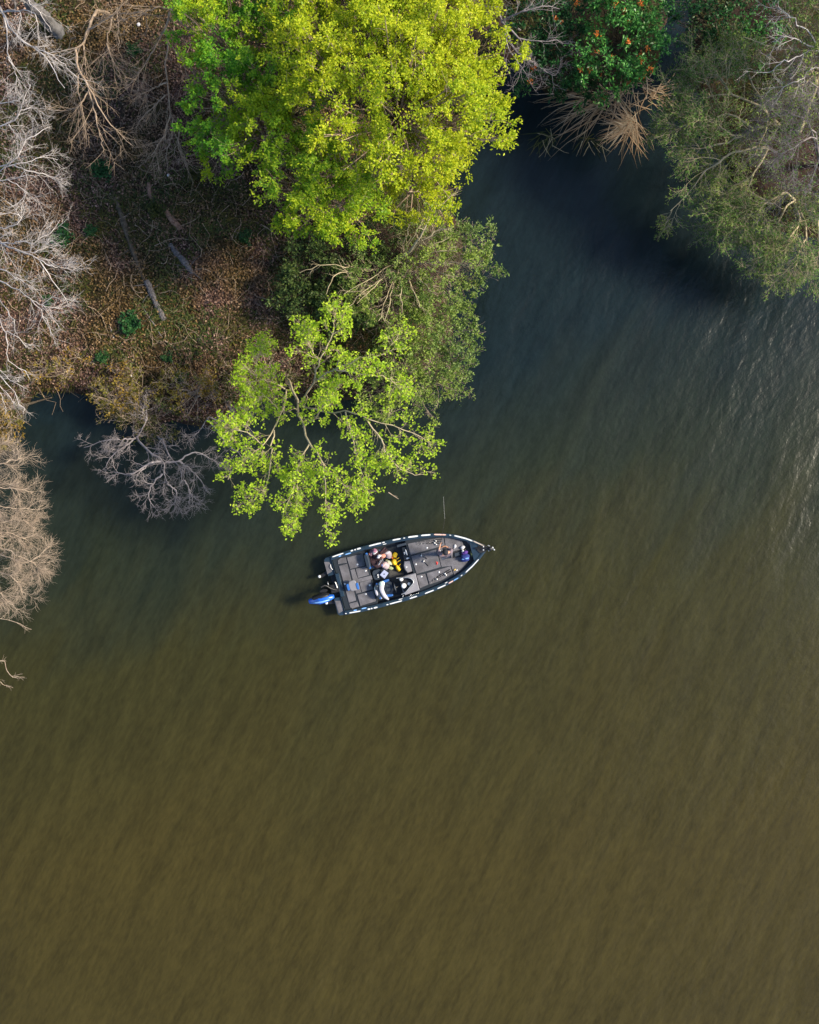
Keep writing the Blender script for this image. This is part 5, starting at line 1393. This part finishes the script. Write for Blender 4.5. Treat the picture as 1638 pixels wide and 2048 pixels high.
for k, (a, b, lab) in enumerate([((735, 300), (330, 352), 'outermost rod lying along the upper gunwale deck'), ((715, 330), (345, 385), 'middle rod of the bundle on the upper bow hatch'), ((745, 365), (400, 372), 'innermost rod of the bundle on the upper bow hatch')]):
    rod(lab, a, b, Z3, k)
for k, (a, b, lab) in enumerate([((880, 800), (545, 975), 'rod nearest the lower gunwale on the lower bow hatch'), ((860, 775), (590, 935), 'second rod up on the lower bow hatch'), ((720, 850), (570, 975), 'short rod with bright reel on the lower bow hatch')]):
    rod(lab, a, b, Z3, k)
rod('dark rod lying across the middle hatch', (500, 610), (440, 560), Z3, 7); rod('second dark rod across the middle hatch, ending by its latch row', (520, 720), (460, 640), Z3, 8)

# ================================================================== the angler
pp = Z3(775, 520)
person = tag(empty('person', at(pp, DZ + .022), BA), 'person in dark cap and mauve shirt holding a rod at the bow', 'person')
def skin_fig(name, vs, es, rs, mat, root_i=0, sub=2):
    me = bpy.data.meshes.new(name); me.from_pydata(vs, es, []); me.materials.append(mat)
    o = link(name, me, person)
    md = o.modifiers.new('skin', 'SKIN'); md.use_smooth_shade = True
    for i, r_ in enumerate(rs):
        me.skin_vertices[0].data[i].radius = (r_, r_) if not isinstance(r_, tuple) else r_
        me.skin_vertices[0].data[i].use_root = (i == root_i)
    o.modifiers.new('sub', 'SUBSURF').render_levels = sub
    return o
skin = C_('skin', (.52, .27, .17), .5, var=.06); shirt = C_('mauve shirt', (.20, .155, .19)); trous = C_('dark trousers', (.025, .035, .06)); capm = C_('black cap', (.012, .014, .022))
# local: +y towards the rod side (port), +x to the bow
J = dict(pel=(0, -.02, .92), sp=(0, .0, 1.12), chest=(.0, .05, 1.34), neck=(.0, .09, 1.48), head=(0, .11, 1.60), top=(0, .10, 1.70),
         shl=(-.19, .06, 1.40), ell=(-.24, .14, 1.16), wrl=(-.13, .34, 1.14), shr=(.19, .06, 1.40), elr=(.25, .12, 1.14), wrr=(.05, .30, 1.08),
         hipl=(-.10, -.02, .88), knl=(-.13, .04, .48), anl=(-.15, -.02, .08), hipr=(.10, -.02, .88), knr=(.15, .03, .48), anr=(.18, -.03, .08),
         tol=(-.17, .14, .04), tor=(.22, .13, .04))
R_ = dict(pel=(.15, .11), sp=(.14, .10), chest=(.16, .11), neck=.055, head=(.078, .092), top=(.06, .07), shl=.07, ell=.045, wrl=.03, shr=.07, elr=.045, wrr=.03,
          hipl=.085, knl=.058, anl=.04, hipr=.085, knr=.058, anr=.04, tol=.035, tor=.035)
E_ = [('pel', 'sp'), ('sp', 'chest'), ('chest', 'neck'), ('neck', 'head'), ('head', 'top'), ('chest', 'shl'), ('shl', 'ell'), ('ell', 'wrl'), ('chest', 'shr'), ('shr', 'elr'), ('elr', 'wrr'),
      ('pel', 'hipl'), ('hipl', 'knl'), ('knl', 'anl'), ('anl', 'tol'), ('pel', 'hipr'), ('hipr', 'knr'), ('knr', 'anr'), ('anr', 'tor')]
names = list(J); vs = [J[n] for n in names]; rs = [R_[n] for n in names]; es = [(names.index(a), names.index(b)) for a, b in E_]
RODP, ROD_T = (-.09, .42, 1.12), (-.02, 2.3, 1.75)
for w_, sx in (('wrl', -1), ('wrr', 1)):          # palms and five curled fingers each
    b0 = np.array(J[w_]); tgt = np.array(RODP) if sx < 0 else np.array(RODP) + [.01, -.14, -.05]
    d_ = norm((tgt - b0)[None])[0]; pi_ = len(vs); vs.append(tuple(b0 + d_ * .06)); rs.append((.034, .02)); es.append((names.index(w_), pi_))
    for f in range(5):
        off = np.array([0, 0, 1.]) * (.03 - .017 * f) if f < 4 else np.array([0, 0, .03])
        k0 = b0 + d_ * .09 + off; ln = (.055, .062, .06, .05, .045)[f]
        k1 = k0 + d_ * ln * .6 + np.array([-sx * .02, 0, 0]); k2 = k1 + np.array([-sx * .02, -.01, -.012])
        i0 = len(vs); vs += [tuple(k0), tuple(k1), tuple(k2)]; rs += [.010, .009, .008]; es += [(pi_, i0), (i0, i0 + 1), (i0 + 1, i0 + 2)]
skin_fig('body', vs, es, rs, skin, names.index('pel'), 1)
def sub_fig(name, keys, grow, mat, root_k, cut=()):
    v = [np.array(J[k]) for k in keys]; 
    for k, o_, f in cut: v[keys.index(k)] = np.array(J[o_]) * (1 - f) + np.array(J[k]) * f
    e = [(keys.index(a), keys.index(b)) for a, b in E_ if a in keys and b in keys]
    r_ = [tuple(q + grow for q in R_[k]) if isinstance(R_[k], tuple) else R_[k] + grow for k in keys]
    return skin_fig(name, [tuple(q) for q in v], e, r_, mat, keys.index(root_k))
sub_fig('shirt', ['pel', 'sp', 'chest', 'neck', 'shl', 'ell', 'wrl', 'shr', 'elr', 'wrr'], .016, shirt, 'sp', [('neck', 'chest', .55), ('wrl', 'ell', .55), ('wrr', 'elr', .55)])
sub_fig('trousers', ['pel', 'hipl', 'knl', 'anl', 'hipr', 'knr', 'anr'], .016, trous, 'pel')
for s in ('l', 'r'):
    a_, t_ = np.array(J['an' + s]), np.array(J['to' + s])
    loft('shoe', [[(p[0] + w_ * math.cos(q), p[1], p[2] + h_ * math.sin(q)) for q in np.linspace(0, 2 * PI, 12, endpoint=False)]
         for p, w_, h_ in ((a_ + [0, -.07, -.03], .03, .035), (a_ + [0, -.03, -.03], .045, .05), ((a_ + t_) / 2 + [0, 0, -.01], .05, .045), (t_ + [0, 0, .0], .048, .038), (t_ + [0, .06, -.005], .02, .02))], C_('white trainers', (.6, .6, .62)), person)
# face, ears, hair, cap
hx = np.array(J['head'])
lathe('nose', [(.016, 0), (.012, .015), (.004, .024)], skin, person, tuple(hx + [0, .088, -.01]), 8, (-PI / 2, 0, 0))
for s in (-1, 1):
    lathe('eye', [(.010, 0), (.008, .005), (.003, .008)], BM['black'], person, tuple(hx + [s * .032, .082, .015]), 8, (-PI / 2, 0, 0))
    lathe('ear', [(.022, 0), (.024, .008), (.012, .014)], skin, person, tuple(hx + [s * .082, -.005, 0]), 8, (0, s * PI / 2, 0))
lathe('mouth', [(.022, 0), (.018, .004)], C_('lips', (.4, .15, .12)), person, tuple(hx + [0, .08, -.05]), 8, (-PI / 2, 0, 0))
capo = loft('cap', [[(hx[0] + r_ * .098 * math.cos(a), hx[1] - .01 + r_ * .112 * math.sin(a), hx[2] + z_) for a in np.linspace(0, 2 * PI, 20, endpoint=False)] for r_, z_ in ((1.0, .03), (1.02, .06), (.95, .10), (.75, .135), (.4, .155), (.08, .16))], capm, person)
loft('brim', [[(hx[0] + w_ * math.cos(a), hx[1] + y_, hx[2] + .05 - y_ * .12 + .006 * math.sin(a)) for a in np.linspace(0, 2 * PI, 12, endpoint=False)] for y_, w_ in ((.07, .085), (.13, .08), (.17, .06), (.185, .03))], capm, capo)
loft('hair', [[(hx[0] + r_ * .09 * math.cos(a), hx[1] - .02 + r_ * .095 * math.sin(a), hx[2] + z_) for a in np.linspace(PI * .95, 2.05 * PI, 14)] for r_, z_ in ((.85, -.07), (.98, -.02), (1.0, .035))], C_('grey hair', (.35, .34, .36)), person, cap=False)
# the rod in hand and its line (its own thing)
hw_ = person.location
rd = tag(empty('fishing_rod', at(pp, DZ + .022), BA), 'fishing rod held by the angler pointing out over the water', 'fishing rod')
ra_ = np.array(RODP) + [-.01, -.34, -.12]
rt = np.array([.28, 1.25, 1.35])
dirn = norm((rt - np.array(RODP))[None])[0]
ra_ = np.array(RODP) - dirn * .35
tube_part('blank', [RODP, tuple((np.array(RODP) + rt) / 2 + [0, 0, .06]), tuple(rt)], .009, BM['black'], rd, 10, 6, .004)
tube_part('grip', [tuple(ra_), tuple(np.array(RODP))], .016, C_('cork', (.42, .28, .16)), rd, 5, 8)
lathe('reel', [(.022, -.03), (.036, -.02), (.036, .02), (.022, .03)], BM['metal'], rd, tuple(np.array(RODP) + [0, .03, -.05]), 12, (0, PI / 2, 0))
ln_ = np.array([.50, 2.05, -.42])
tube_part('line', [tuple(rt), tuple((rt + ln_) / 2 + [0, 0, -.12]), tuple(ln_)], .0025, C_('nylon line', (.75, .75, .75), .4), rd, 10, 4)

# floating bits on the water
for k, (q0, q1, lab) in enumerate([((777, 985), (797, 998), 'thin pale twig floating between lime tree and boat')]):
    p0, p1 = P(*q0, .0), P(*q1, .0); c0 = (p0 + p1) / 2
    r_ = tag(empty('floating_twig', c0), lab, 'twig', None)
    rng = np.random.default_rng(k)
    tube_part('stick', [p0 - c0, rng.normal(0, .02, 3) * [1, 1, 0], p1 - c0], .018, M['b_tan'], r_, 6, 6, .008)
    tube_part('side_shoot', [(0, 0, 0), tuple((p1 - c0) * .5 + np.array([.05, .04, .01]))], .009, M['b_tan'], r_, 4, 5, .005)
